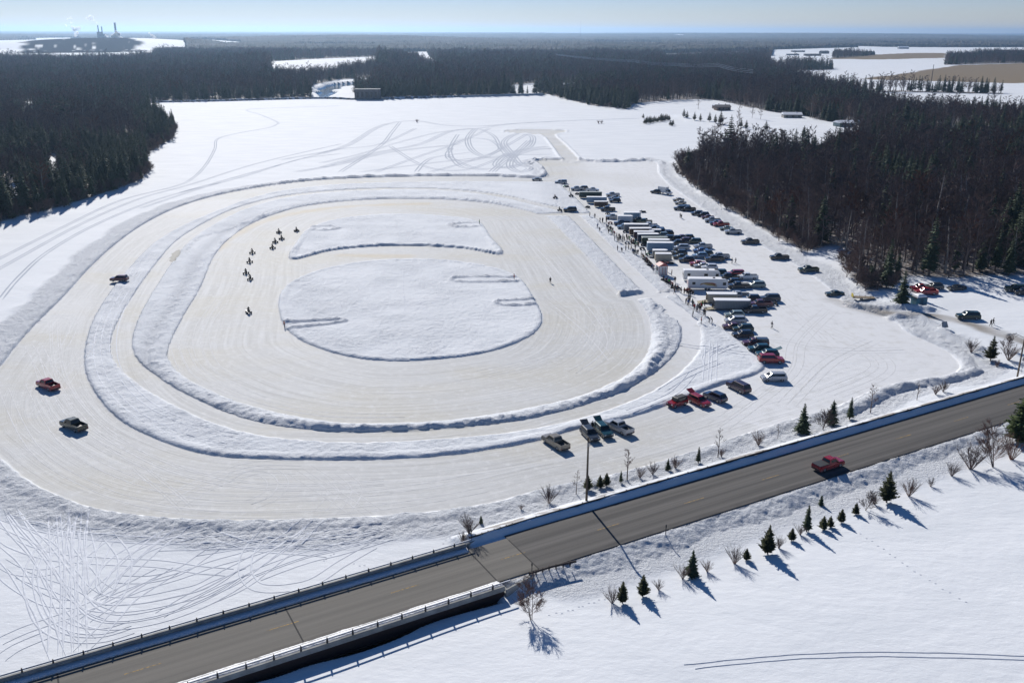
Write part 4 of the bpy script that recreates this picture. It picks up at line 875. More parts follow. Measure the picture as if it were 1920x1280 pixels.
# canopy far away --------------------------------------------------------
Yc = [2640.0]
while Yc[-1] < 31000: Yc.append(Yc[-1] * (1 + .0035 + Yc[-1] / 31000 * .012))
Yc = np.array(Yc); Uc = np.linspace(-1, 1, 1300); cx_ = Uc[None, :] * .61 * Yc[:, None]; cy_ = np.repeat(Yc[:, None], len(Uc), 1)
cxf, cyf = cx_.ravel(), cy_.ravel(); ff = fields(cxf, cyf); g4 = rng.random(len(cxf))
hc = ff['h'] + np.where((ff['wood'] > .5) & (ff['mound'] < .3) & (ff['brown'] < .3), 4 + 6 * g4 + 7 * vn(cxf, cyf, 90, 92), -6)
idc = np.arange(len(cxf)).reshape(cx_.shape); Qc = np.stack([idc[:-1, :-1], idc[:-1, 1:], idc[1:, 1:], idc[1:, :-1]], -1).reshape(-1, 4)
fm = mat('distant_canopy', (.05, .045, .04), .95, 0, .1); t = NT(fm); pos = t.n('ShaderNodeNewGeometry').outputs['Position']
t.l(t.mix(t.ramp(t.noise(t.scaled(pos, .004, .0025, 0), 1, 5, .65), .4, .6), (.035, .042, .034), (.095, .08, .072)), t.b.inputs['Base Color'])
hi = hc[Qc].max(1) > (ff['h'][Qc].mean(1) + 1)
me = np_mesh('distant_woods', np.stack([cxf, cyf, hc], 1), Qc[hi], fm, False); o = link(bpy.data.objects.new('distant_woods', me)); tag(o, 'far off woods reaching to the horizon', 'wood', None, 'stuff')
HAZE = 6.5e-5
# ------------------------------------------------------------------ vehicles (front towards +x)
def arc(cx, r, zb, n=6): return [(cx + r * math.cos(math.pi * i / n), zb + r * math.sin(math.pi * i / n)) for i in range(n + 1)]
VT = dict(
 pickup=dict(L=5.8, W=2.0, H=1.88, hood=1.18, belt=1.26, cab=(-.75, 1.55), ws=.75, rs=.25, deck=.85, bed=True, wb=(-1.75, 1.85), wr=.41),
 cappickup=dict(L=5.7, W=1.95, H=1.82, hood=1.12, belt=1.2, cab=(-.1, 1.5), ws=.7, rs=.2, deck=1.2, cap=True, wb=(-1.7, 1.8), wr=.4),
 coverpickup=dict(L=5.7, W=1.98, H=1.86, hood=1.16, belt=1.24, cab=(-.6, 1.55), ws=.75, rs=.25, deck=1.22, cover=True, wb=(-1.75, 1.85), wr=.41),
 suv=dict(L=4.75, W=1.88, H=1.75, hood=1.08, belt=1.14, cab=(-2.2, 1.15), ws=.85, rs=.35, deck=1.0, wb=(-1.4, 1.45), wr=.37),
 bigsuv=dict(L=5.3, W=2.02, H=1.92, hood=1.2, belt=1.25, cab=(-2.5, 1.3), ws=.75, rs=.25, deck=1.1, wb=(-1.6, 1.65), wr=.41),
 hatchup=dict(L=4.75, W=1.88, H=1.72, hood=1.08, belt=1.14, cab=(-2.2, 1.15), ws=.85, rs=.3, deck=1.0, wb=(-1.4, 1.45), wr=.37, hatch=True),
 sedan=dict(L=4.75, W=1.82, H=1.44, hood=.93, belt=.98, cab=(-1.65, 1.1), ws=.85, rs=.75, deck=1.02, wb=(-1.35, 1.45), wr=.33),
 minivan=dict(L=5.0, W=1.95, H=1.75, hood=1.0, belt=1.1, cab=(-2.4, 1.6), ws=1.1, rs=.3, deck=1.0, wb=(-1.45, 1.55), wr=.35),
 jeep=dict(L=4.1, W=1.8, H=1.84, hood=1.15, belt=1.2, cab=(-1.9, .75), ws=.2, rs=.1, deck=1.1, wb=(-1.25, 1.35), wr=.42, soft=True))
def make_car(kind, colname, detail):
    T = VT[kind]; L, W = T['L'], T['W']; pm = paint(colname, COL[colname]); g = bpy.data.objects.new(kind, None); C.objects.link(g)
    xf, xr = L / 2, -L / 2; zb = .28; wr = T['wr']; ax = T['wb']; c0, c1 = T['cab']; hood, belt = T['hood'], T['belt']
    deck = T['deck'] if (T.get('bed')) else (T['deck'] if kind == 'sedan' or T.get('cap') or T.get('cover') else belt)
    P = [(xr, .42), (xr + .1, zb)] + arc(ax[0], wr + .07, zb)[::-1] + arc(ax[1], wr + .07, zb)[::-1] + [(xf - .15, zb), (xf, .42), (xf, hood - .28), (xf - .1, hood - .12), (c1 + .05, hood), (c1 - .1, belt)]
    P += [(c0, belt), (c0 - .03, deck), (xr + .06, deck), (xr, deck - .12)] if (deck != belt) else [(xr + .05, belt), (xr, belt - .15)]
    b = MB(); rings = []
    for y, inset in ((-W/2 + .0, .10), (-W/2 + .10, .0), (W/2 - .10, .0), (W/2, .10)):
        rings.append([(x * (1 - .012 * (inset > 0)), y * (.965 if z > .95 * belt or z < .4 else 1), z - (inset if z > hood - .35 else 0)) for x, z in P])
    b.loft(rings)
    # cabin
    def ring(x0, x1, hw, z): return [(x0, -hw, z), (x1, -hw, z), (x1 + .06, 0, z + (0.0)), (x1, hw, z), (x0, hw, z), (x0 - .03, 0, z)]
    hb, ht = W / 2 * .93, W / 2 * .74; z0, z1 = belt - .06, T['H']; rt0, rt1 = c0 + T['rs'], c1 - T['ws']
    b.loft([ring(c0, c1, hb, z0), ring(rt0 - .05, rt1 + .1, ht + .03, z1 - .07), ring(rt0 + .12, rt1 - .08, ht - .1, z1)], 1 if T.get('soft') else 0)
    if T.get('bed'):
        zt = belt + .02
        b.box(xr + .03, c0 - .02, -W/2 + .03, -W/2 + .14, deck - .1, zt, bev=.02); b.box(xr + .03, c0 - .02, W/2 - .14, W/2 - .03, deck - .1, zt, bev=.02); b.box(xr, xr + .09, -W/2 + .05, W/2 - .05, deck - .15, zt - .01, bev=.02)
    b.build('body', [pm, M['trim']], g)
    if T.get('bed'): k = MB(); k.box(xr + .1, c0 - .08, -W/2 + .15, W/2 - .15, deck + .003, deck + .03); k.build('bed_liner', M['trim'], g)
    if T.get('cap'): k = MB(); k.loft([[(xr+.05,-W/2+.08,deck),(c0-.08,-W/2+.08,deck),(c0-.08,W/2-.08,deck),(xr+.05,W/2-.08,deck)], [(xr+.15,-W/2+.2,1.78),(c0-.1,-W/2+.2,1.82),(c0-.1,W/2-.2,1.82),(xr+.15,W/2-.2,1.78)]]); k.build('bed_cap', paint('darkgrey', COL['darkgrey']), g)
    if T.get('cover'): k = MB(); k.box(xr + .04, c0 - .06, -W/2 + .08, W/2 - .08, deck + .002, deck + .06, bev=.02); k.build('bed_cover', M['trim'], g)
    def pane(nm, pts, out):
        c = Vector(out); me = MB(); vs = [Vector(p) for p in pts]; m = sum(vs, Vector()) / len(vs)
        vs = [m + (v - m) * .9 + c for v in vs]; me.add(vs + [v - c * 1.5 for v in vs], [(0, 1, 2, 3), (4, 7, 6, 5), (0, 4, 5, 1), (1, 5, 6, 2), (2, 6, 7, 3), (3, 7, 4, 0)]); me.build(nm, M['glass'], g)
    zt = z1 - .09; f = (zt - z0) / (z1 - .07 - z0); q0 = z0 + .1; fb = .1 / (z1 - .07 - z0)
    lx = lambda a, b_, u: a + (b_ - a) * u
    X1 = lambda u: lx(c1, rt1 + .1, u); X0 = lambda u: lx(c0, rt0 - .05, u); HW = lambda u: lx(hb, ht + .03, u)
    pane('windscreen', [(X1(fb) + .03, -HW(fb) + .06, q0), (X1(fb) + .03, HW(fb) - .06, q0), (X1(f) + .03, HW(f) - .06, zt), (X1(f) + .03, -HW(f) + .06, zt)], (.03, 0, .02))
    pane('rear_window', [(X0(fb) - .02, HW(fb) - .08, q0), (X0(fb) - .02, -HW(fb) + .08, q0), (X0(f) - .02, -HW(f) + .08, zt), (X0(f) - .02, HW(f) - .08, zt)], (-.025, 0, .01))
    for sy in (-1, 1):
        pane('side_window', [(X0(fb) + .15, sy * (HW(fb)), q0), (X1(fb) - .2, sy * (HW(fb)), q0), (X1(f) - .1, sy * (HW(f)), zt - .03), (X0(f) + .1, sy * (HW(f)), zt - .03)], (0, sy * .02, .008))
    if T.get('hatch'):
        k = MB(); zc_ = z1 - .02; k.loft([[(rt0 + .05, -ht + .05, zc_), (rt0 + .05, ht - .05, zc_), (rt0 + .05, ht - .05, zc_ + .07), (rt0 + .05, -ht + .05, zc_ + .07)], [(rt0 - 1.05, -ht, zc_ + .45), (rt0 - 1.05, ht, zc_ + .45), (rt0 - 1.0, ht, zc_ + .53), (rt0 - 1.0, -ht, zc_ + .53)]]); k.build('raised_tailgate', pm, g)
        k = MB(); k.box(rt0 - .12, rt0 - .09, -ht + .05, ht - .05, .75, z1 - .15); k.build('cargo_opening', M['trim'], g)
    for x in ax:
        for sy in (-1, 1):
            k = MB(); y0 = sy * (W/2 - .02); y1 = sy * (W/2 - .25); k.loft([[(x + r_ * math.cos(a), yy, wr + r_ * math.sin(a)) for a in [2*math.pi*i/14 for i in range(14)]] for yy, r_ in ((y0, wr * .9), (y0 - sy * .03, wr), (y1, wr), (y1, wr * .9))])
            w_ = k.build('wheel', M['tyre'], g)
            if detail:
                k = MB(); k.loft([[(x + r_ * math.cos(a), yy, wr + r_ * math.sin(a)) for a in [2*math.pi*i/10 for i in range(10)]] for yy, r_ in ((y0 + sy * .015, wr * .56), (y0 - sy * .02, wr * .62))]); k.build('rim', M['rim'], w_)
    for sy in (-1, 1):
        if detail:
            k = MB(); k.box(xf - .14, xf + .015, sy * (W/2 - .28) - .16, sy * (W/2 - .28) + .16, hood - .36, hood - .2, bev=.02); k.build('headlight', M['lamp'], g)
            k = MB(); k.box(xr - .015, xr + .08, sy * (W/2 - .17) - .09, sy * (W/2 - .17) + .09, deck - .38, deck - .14, bev=.015); k.build('taillight', M['tail'], g)
            k = MB(); k.box(c1 - .55, c1 - .42, min(sy * (W/2 - .06), sy * (W/2 + .16)), max(sy * (W/2 - .06), sy * (W/2 + .16)), belt - .05, belt + .12, bev=.02); k.build('mirror', M['trim'], g)
    if detail: k = MB(); k.box(xf - .02, xf + .03, -W/2 + .3, W/2 - .3, hood - .62, hood - .4, bev=.01); k.build('grille', M['trim'], g); k = MB(); k.box(xf - .1, xf + .05, -W/2 + .08, W/2 - .08, .42, .6, bev=.03); k.build('bumper', M['trim'], g); k = MB(); k.box(xr - .05, xr + .1, -W/2 + .08, W/2 - .08, .42, .6, bev=.03); k.build('bumper', M['trim'], g)
    return g
def wheels(g, xs, W, r=.35):
    for x in xs:
        for sy in (-1, 1):
            k = MB(); y0 = sy * (W/2 + .02); y1 = sy * (W/2 - .2)
            k.loft([[(x + r * math.cos(a), yy, r + r * math.sin(a)) for a in [2*math.pi*i/12 for i in range(12)]] for yy in (y0, y1)]); w_ = k.build('wheel', M['tyre'], g)
            k = MB(); k.loft([[(x + r_ * math.cos(a), yy, r + r_ * math.sin(a)) for a in [2*math.pi*i/10 for i in range(10)]] for yy, r_ in ((y0 + sy * .012, r * .5), (y0 - sy * .02, r * .6))]); k.build('rim', M['rim'], w_)
def panelled(name, col, ribs=True):
    k = 'panel_' + name
    if k in M: return M[k]
    m = mat(k, col, .45, 0, .4); t = NT(m); co = t.n('ShaderNodeTexCoord').outputs['Object']
    w = t.n('ShaderNodeTexWave'); w.inputs['Scale'].default_value = .8; w.inputs['Distortion'].default_value = 0; t.l(co, w.inputs['Vector'])
    c = t.mix(t.ramp(w.outputs['Fac'], .02, .10), tuple(.6 * q for q in col), col); c = t.mix(t.math('MULTIPLY', t.ramp(t.noise(co, 1.2, 3), .45, .7), .3), c, tuple(.6 * q for q in col)); t.l(c, t.b.inputs['Base Color']); M[k] = m; return m
def make_trailer(L, W, H, colname, ramp=False, vnose=True, opened=False):
    g = bpy.data.objects.new('trailer', None); C.objects.link(g); col = COL[colname]; pm = panelled(colname, col); z0 = .5
    b = MB(); x0, x1 = -L/2, L/2 - (.6 if vnose else 0)
    prof = [(x0, -W/2), (x1, -W/2)] + ([(L/2, -.25), (L/2, .25)] if vnose else []) + [(x1, W/2), (x0, W/2)]
    if opened:
        inner = .9; b.box(x0 + inner, x1, -W/2, W/2, z0, H); b.box(x0, x0 + inner - .002, -W/2, -W/2 + .06, z0, H); b.box(x0, x0 + inner - .002, W/2 - .06, W/2, z0, H); b.box(x0, x0 + inner - .002, -W/2 + .06, W/2 - .06, z0, z0 + .08); b.box(x0, x0 + inner - .002, -W/2 + .06, W/2 - .06, H - .06, H)
        if vnose: b.loft([[(x1 + .002, -W/2, z), (L/2, -.25, z), (L/2, .25, z), (x1 + .002, W/2, z)] for z in (z0, H)])
    else: b.loft([[(x, y, z) for x, y in prof] for z in (z0, H)])
    b.build('box_body', pm, g)
    k = MB(); k.loft([[(x * (1 if z < H + .05 else .985), y * (1 if z < H + .05 else .95), z) for x, y in prof] for z in (H + .003, H + .05, H + .12)]); k.build('roof', M['roofsnow'] if colname != 'darkgreen' else panelled('palegreen', (.35, .38, .34)), g)
    k = MB(); k.box(x0 + .4, x1 - .3, -W/2 + .1, W/2 - .1, .38, .497); k.tube((L/2 - .3, -.5, .45), (L/2 + 1.1, 0, .45), .05); k.tube((L/2 - .3, .5, .45), (L/2 + 1.1, 0, .45), .05); k.tube((L/2 + .9, 0, .45), (L/2 + .9, 0, 0), .04); k.build('hitch_frame', M['trim'], g)
    wheels(g, (-.55, .3) if L > 5 else (-.2,), W)
    k = MB(); k.box(L/2 - 1.9, L/2 - 1.1, -W/2 - .015, -W/2 - .002, z0 + .15, H - .25); k.build('side_door', pm, g)
    if not opened: k = MB(); k.box(x0 - .02, x0 - .002, -W/2 + .1, -.02, z0 + .1, H - .12); k.box(x0 - .02, x0 - .002, .02, W/2 - .1, z0 + .1, H - .12); k.build('rear_door', pm, g)
    else: k = MB(); k.box(x0 + .86, x0 + .895, -W/2 + .07, W/2 - .07, z0 + .09, H - .07); k.build('dark_interior', M['trim'], g)
    if ramp: k = MB(); k.loft([[(x0 - .01, -W/2 + .1, z0 - .06), (x0 - .01, W/2 - .1, z0 - .06), (x0 - .01, W/2 - .1, z0), (x0 - .01, -W/2 + .1, z0)], [(x0 - 2.3, -W/2 + .1, .01), (x0 - 2.3, W/2 - .1, .01), (x0 - 2.3, W/2 - .1, .06), (x0 - 2.3, -W/2 + .1, .06)]]); k.build('loading_ramp', M['board'], g)
    return g
def make_rv(L, swirl):
    W, H = 2.45, 3.1; g = bpy.data.objects.new('travel_trailer', None); C.objects.link(g); wm_ = mat('rv_white_' + str(swirl), (.68, .68, .67), .4)
    b = MB(); b.loft([[(x, y, z) for x, z in ((-L/2, .55), (L/2 - .5, .5), (L/2, 1.1), (L/2 - .25, H - .5), (L/2 - .9, H), (-L/2 + .15, H), (-L/2, H - .2))] for y in (-W/2, W/2)]); b.build('shell', wm_, g)
    k = MB(); k.box(-L/2 + .2, L/2 - 1.0, -W/2 + .05, W/2 - .05, H + .002, H + .1, bev=.04); k.build('roof', M['roofsnow'], g)
    k = MB(); k.box(L * .12, L * .12 + .6, -.3, .3, H + .1, H + .28, bev=.04); k.box(L * .34, L * .34 + .9, -.35, .35, H + .1, H + .35, bev=.05); k.build('roof_vent', M['trim'], g)
    yy = -W/2 if False else W/2
    for s_ in (-1, 1):
        y0, y1 = sorted((s_ * (W/2 + .002), s_ * (W/2 + .02)))
        for x0, x1, z0, z1 in ((-L*.4, -L*.32, 1.6, 2.3), (L*.36, L*.44, 1.5, 2.3), (L*.05, L*.15, 1.6, 2.3)):
            if swirl and x0 < L*.1 and x0 > 0: continue
            k = MB(); k.box(x0, x1, y0, y1, z0, z1); k.build('window', M['glass'], g)
        k = MB(); k.box(L*.25, L*.25 + .65, y0, y1, .75, 2.6); k.build('door', wm_, g)
        k = MB(); k.box(-L/2 + .3, L/2 - .9, y0, y1, .8, .92); k.build('side_stripe', mat('stripe_blue%d%d' % (swirl, s_), (.12, .16, .22), .5), g)
        if swirl:
            for q, (cc, ph) in enumerate((((.45, .12, .03), 0), ((.22, .10, .05), .35), ((.5, .33, .12), .7))):
                k = MB(); up_, lo = [], []
                for i in range(25):
                    u = i / 24; x = -L*.2 + u * L*.42; z = 1.5 + .55 * math.sin(u * 3.1 + ph) - .25 * ph + .12 * math.sin(u * 9 + ph); th = .04 + .2 * math.sin(math.pi * u)
                    up_.append((x, s_ * (W/2 + .022 + .003*q), z + th)); lo.append((x, s_ * (W/2 + .022 + .003*q), z - th))
                for i in range(24): k.add([lo[i], lo[i+1], up_[i+1], up_[i]], [(0, 1, 2, 3)])
                k.build('swirl_graphic', mat('swirl%d%d' % (q, s_), cc, .5), g)
    k = MB(); k.box(-L/2 - .02, -L/2 - .002, -W/2 + .2, W/2 - .2, 1.5, 2.3); k.build('end_window', M['glass'], g) if not swirl else k.build('end_panel', paint('red', COL['red']), g)
    wheels(g, (-.5, .35), W, .36)
    k = MB(); k.tube((L/2 - .4, 0, .5), (L/2 + 1.2, 0, .5), .07); k.box(L/2 + .2, L/2 + .7, -.25, .25, .5, .95, bev=.06); k.tube((L/2 + 1., 0, .5), (L/2 + 1., 0, 0), .05); k.build('hitch_frame', M['trim'], g)
    return g
def make_boxtruck():
    g = bpy.data.objects.new('box_truck', None); C.objects.link(g); w_ = panelled('white', COL['white'])
    k = MB(); k.box(-3.3, 1.0, -1.15, 1.15, .75, 3.1, bev=.04); k.build('cargo_box', w_, g)
    k = MB(); k.loft([[(x, y, z) for x, z in ((1.1, .45), (3.2, .45), (3.25, 1.15), (2.3, 1.3), (1.8, 2.1), (1.1, 2.15))] for y in (-1., 1.)]); k.build('cab', paint('white', COL['white']), g)
    k = MB(); k.loft([[(2.32, y, 1.36), (1.86, y, 2.04), (1.9, y, 2.06), (2.37, y, 1.37)] for y in (-.88, .88)]); k.build('windscreen', M['glass'], g)
    for s_ in (-1, 1): k = MB(); y0, y1 = sorted((s_ * 1.002, s_ * 1.02)); k.add([(1.25, y1, 1.35), (2.15, y1, 1.35), (1.78, y1, 2.0), (1.25, y1, 2.0), (1.25, y0, 1.35), (2.15, y0, 1.35), (1.78, y0, 2.0), (1.25, y0, 2.0)], [(0,1,2,3),(4,7,6,5),(0,4,5,1),(1,5,6,2),(2,6,7,3),(3,7,4,0)]); k.build('side_window', M['glass'], g)
    wheels(g, (-2., 2.3), 2.1, .42); return g
def make_quad(colname, windshield=False):
    g = bpy.data.objects.new('quad_bike', None); C.objects.link(g); pm = paint(colname, COL[colname])
    k = MB(); k.loft([[(-.55, s*.16, .5), (.55, s*.14, .5), (.62, s*.14, .72), (.2, s*.12, .86), (-.5, s*.16, .74)] for s in (-1, 1)]); k.build('body', pm, g)
    for x in (-.52, .55):
        for s in (-1, 1): k = MB(); k.loft([[(x - .3, s*.2, .58), (x + .3, s*.2, .58), (x + .3, s*.56, .56), (x - .3, s*.56, .56)], [(x - .2, s*.2, .66), (x + .2, s*.2, .66), (x + .2, s*.54, .64), (x - .2, s*.54, .64)]]); k.build('fender', pm, g)
    k = MB(); k.box(-.55, .1, -.14, .14, .76, .86, bev=.03); k.build('seat', M['trim'], g)
    k = MB(); k.tube((.38, 0, .8), (.28, 0, 1.0), .03); k.tube((.28, -.38, 1.02), (.28, .38, 1.02), .022); k.build('handlebar', M['trim'], g)
    k = MB(); k.box(.62, .74, -.3, .3, .4, .5, bev=.02); k.build('bumper', M['trim'], g); k = MB(); k.box(-.72, -.6, -.25, .25, .55, .6, bev=.02); k.build('rear_rack', M['trim'], g)
    for x in (-.52, .55):
        for s in (-1, 1):
            k = MB(); k.loft([[(x + r_ * math.cos(a), yy, .29 + r_ * math.sin(a)) for a in [2*math.pi*i/12 for i in range(12)]] for yy, r_ in ((s*.38, .24), (s*.42, .29), (s*.58, .29), (s*.61, .22))]); k.build('wheel', M['tyre'], g)
    return g
def make_sled(colname):
    g = bpy.data.objects.new('snowmobile', None); C.objects.link(g); pm = paint(colname, COL[colname])
    k = MB(); k.loft([[(.1, s*w, .3) for s, w in ((-1, .3), (1, .3))] + [(.1, .24, .8), (.1, -.24, .8)], [(.9, -.34, .25), (.9, .34, .25), (.9, .22, .62), (.9, -.22, .62)], [(1.45, -.14, .3), (1.45, .14, .3), (1.45, .1, .4), (1.45, -.1, .4)]]); k.build('cowl', pm, g)
    k = MB(); k.box(-1.3, .1, -.2, .2, .35, .68, bev=.06); k.build('seat', M['trim'], g); k = MB(); k.box(-1.5, .3, -.19, .19, .02, .3, bev=.06); k.build('drive_track', M['tyre'], g)
    for s in (-1, 1): k = MB(); k.box(.5, 1.6, s*.48 - .07, s*.48 + .07, .0, .04); k.tube((1., s*.48, .04), (1., s*.2, .35), .03); k.build('ski', M['trim'], g)
    k = MB(); k.tube((.1, -.36, .95), (.1, .36, .95), .025); k.tube((.2, 0, .75), (.1, 0, .95), .03); k.build('handlebar', M['trim'], g)
    k = MB(); k.loft([[(.5, -.2, .72), (.5, .2, .72), (.53, .2, .72), (.53, -.2, .72)], [(.3, -.16, 1.02), (.3, .16, 1.02), (.32, .16, 1.02), (.32, -.16, 1.02)]]); k.build('windshield', M['glass'], g)
    return g
# people: one skin grown over a joint skeleton ------------------------------
def person_mesh(name, pose):
    J = dict(pelvis=(0,0,.95,.15), belly=(0,0,1.12,.15), chest=(0,0,1.34,.165), neck=(0,0,1.5,.065), head=(0.01,0,1.62,.105), top=(0,0,1.73,.075), nose=(.115,0,1.625,.018))
    for s, k in ((1, 'l'), (-1, 'r')):
        J.update({k+'sh':(0,s*.2,1.43,.075), k+'el':(-.03,s*.28,1.17,.055), k+'wr':(.06,s*.27,.94,.04), k+'pa':(.09,s*.27,.87,.042), k+'hip':(0,s*.1,.88,.115), k+'kn':(.02,s*.12,.5,.08), k+'an':(-.01,s*.12,.1,.058), k+'to':(.15,s*.13,.05,.05)})
        for f in range(4): J[k + 'f%d' % f] = (.115 + .01 * f, s * (.25 + .018 * f), .79 - .006 * (f % 2), .012)
        J[k + 'th'] = (.14, s * .235, .86, .013)
    E_ = [('pelvis','belly'),('belly','chest'),('chest','neck'),('neck','head'),('head','top'),('head','nose')]
    for k in 'lr': E_ += [('chest',k+'sh'),(k+'sh',k+'el'),(k+'el',k+'wr'),(k+'wr',k+'pa'),('pelvis',k+'hip'),(k+'hip',k+'kn'),(k+'kn',k+'an'),(k+'an',k+'to'),(k+'pa',k+'th')] + [(k+'pa',k+'f%d' % f) for f in range(4)]
    def mv(names, d):
        for n in names: x, y, z, r = J[n]; J[n] = (x + d[0], y + d[1], z + d[2], r)
    H_ = lambda k: [k+'wr', k+'pa', k+'th'] + [k+'f%d' % f for f in range(4)]
    if pose == 'walk':
        mv(['lkn'], (.16,0,.04)); mv(['lan','lto'], (.24,0,.02)); mv(['rkn'], (-.04,0,.0)); mv(['ran','rto'], (-.27,0,.05)); mv(['lel'], (-.12,0,.02)); mv(H_('l'), (-.2,0,.03)); mv(['rel'], (.1,0,0)); mv(H_('r'), (.2,0,.08))
    if pose == 'raise':
        mv(['lel'], (.12,.1,.25)); mv(H_('l'), (.16,.12,.72)); mv(['rel'], (0,-.08,.05)); mv(H_('r'), (.05,-.1,.1))
    if pose == 'bend':
        up_ = ['belly','chest','neck','head','top','nose','lsh','rsh','lel','rel'] + H_('l') + H_('r')
        for n in up_: x, y, z, r = J[n]; dz = z - .95; a = -.7; J[n] = (x * math.cos(a) - dz * math.sin(a) * 1, y, .95 + dz * math.cos(a) + x * math.sin(a) * .3, r)
    if pose == 'ride':
        for k in 'lr':
            s = 1 if k == 'l' else -1
            for n, v in ((k+'hip',(-.02,s*.12,.92)), (k+'kn',(.33,s*.27,.86)), (k+'an',(.12,s*.32,.5)), (k+'to',(.28,s*.34,.44)), (k+'el',(.2,s*.36,1.2)), (k+'wr',(.42,s*.33,1.1)), (k+'pa',(.47,s*.32,1.08)), (k+'th',(.46,s*.27,1.03))): J[n] = (*v, J[n][3])
            for f in range(4): J[k+'f%d' % f] = (.53 - .005 * f, s * (.29 + .02 * f), 1.04, .012)
        mv(['chest','neck','head','top','nose','lsh','rsh'], (.12,0,-.04)); mv(['neck','head','top','nose'], (.06,0,-.02)); mv(['belly'], (.05,0,0))
    names = list(J); me = bpy.data.meshes.new(name + '_raw'); me.from_pydata([J[n][:3] for n in names], [(names.index(a), names.index(b)) for a, b in E_], [])
    o = bpy.data.objects.new(name + '_raw', me); C.objects.link(o); o.modifiers.new('s', 'SKIN'); sd = o.modifiers.new('u', 'SUBSURF'); sd.levels = 1; sd.render_levels = 1
    if not me.skin_vertices: me.attributes.new  # layer is made with the modifier below
    with bpy.context.temp_override(object=o, active_object=o):
        if not me.skin_vertices:
            bm = bmesh.new(); bm.from_mesh(me); bm.verts.layers.skin.verify(); bm.to_mesh(me); bm.free()
    for i, n in enumerate(names):
        r = J[n][3]; me.skin_vertices[0].data[i].radius = (r, r * (1.15 if n in ('chest', 'pelvis', 'belly') else 1)); me.skin_vertices[0].data[i].use_root = (n == 'pelvis')
    dg = bpy.context.evaluated_depsgraph_get(); out = bpy.data.meshes.new_from_object(o.evaluated_get(dg)); bpy.data.objects.remove(o); out.name = name
    out.materials.clear()
    return out, J
POSES = {p: person_mesh('person_' + p, p) for p in ('stand', 'walk', 'raise', 'bend', 'ride')}
_pc = {}
def person(pose, jacket, trousers, hat, loc, rz, label, group=None):
    key = (pose, jacket, trousers)
    if key not in _pc:
        me = POSES[pose][0].copy(); J = POSES[pose][1]
        for nm, c in ((jacket, COL[jacket]), (trousers, COL[trousers])):
            k = 'cloth_' + nm
            if k not in M: M[k] = mat(k, c, .85, 0, .2)
        me.materials.append(M['cloth_' + jacket]); me.materials.append(M['cloth_' + trousers]); me.materials.append(M['skin'])
        hd = Vector(J['head'][:3]); mi = []
        for p in me.polygons:
            c = p.center; d = (c - hd).length; m = 0
            if d < .14 or (c - Vector(J['nose'][:3])).length < .03: m = 2
            elif min((c - Vector(J[k + 'pa'][:3])).length for k in 'lr') < .075 or min((c - Vector(J[k + 'f2'][:3])).length for k in 'lr') < .05: m = 2
            elif (c.z < .9 and pose != 'ride') or (pose == 'ride' and (c.z < .95 and abs(c.y) > .05)): m = 1
            mi.append(m)
        me.polygons.foreach_set('material_index', mi); me.polygons.foreach_set('use_smooth', [True] * len(mi))
        hk_ = MB(); hx, hy, hz = J['head'][:3]
        for (rr, z_) in [(0, 0)]: pass
        rad = .125 if pose != 'ride' else .15
        hk_.loft([[(hx - .01 + rad * k * math.cos(a), hy + rad * k * math.sin(a), hz + dz) for a in [2*math.pi*i/10 for i in range(10)]] for k, dz in ((1.0, .03 if pose != 'ride' else -.08), (1.02, .07), (.85, .125), (.45, .16))])
        _pc[key] = (me, hk_)
    me, hk_ = _pc[key]; kh = 'cloth_' + hat
    if kh not in M: M[kh] = mat(kh, COL[hat], .8, 0, .2)
    o = bpy.data.objects.new('person', me); o.location = loc; o.rotation_euler = (0, 0, rz); C.objects.link(o)
    hkey = key + (hat,)
    if hkey not in _pc: _pc[hkey] = hk_.mesh('hat_' + hat, M[kh])
    h = bpy.data.objects.new('helmet' if pose == 'ride' else 'hat', _pc[hkey]); h.parent = o; C.objects.link(h)
    tag(o, label, 'person', group); return o
# placement -----------------------------------------------------------------
ZO = dict(a=(1000, 320, 5.334), b=(1200, 440, 5.334), c=(1280, 320, 5.334), d=(1560, 440, 4.741), e=(1240, 560, 5.334), f=(960, 740, 5.334), p=(1050, 340, 10.67), q=(1130, 390, 10.67), r=(1200, 440, 10.67), s=(1300, 460, 9.483), g=(0, 0, 1))
def PX_(z, x, y): ox, oy, k = ZO[z]; return ox + x / k, oy + y / k
CACHE = {}
NAMES = dict(pickup='pickup_truck', cappickup='pickup_truck', coverpickup='pickup_truck', suv='suv', bigsuv='suv', hatchup='hatchback_car', sedan='sedan_car', minivan='minivan', jeep='jeep', quad='quad_bike', sled='snowmobile', boxtruck='box_truck')
CATS = dict(pickup='pickup truck', cappickup='pickup truck', coverpickup='pickup truck', suv='car', bigsuv='car', hatchup='car', sedan='car', minivan='minivan', jeep='car', quad='quad bike', sled='snowmobile', boxtruck='truck')
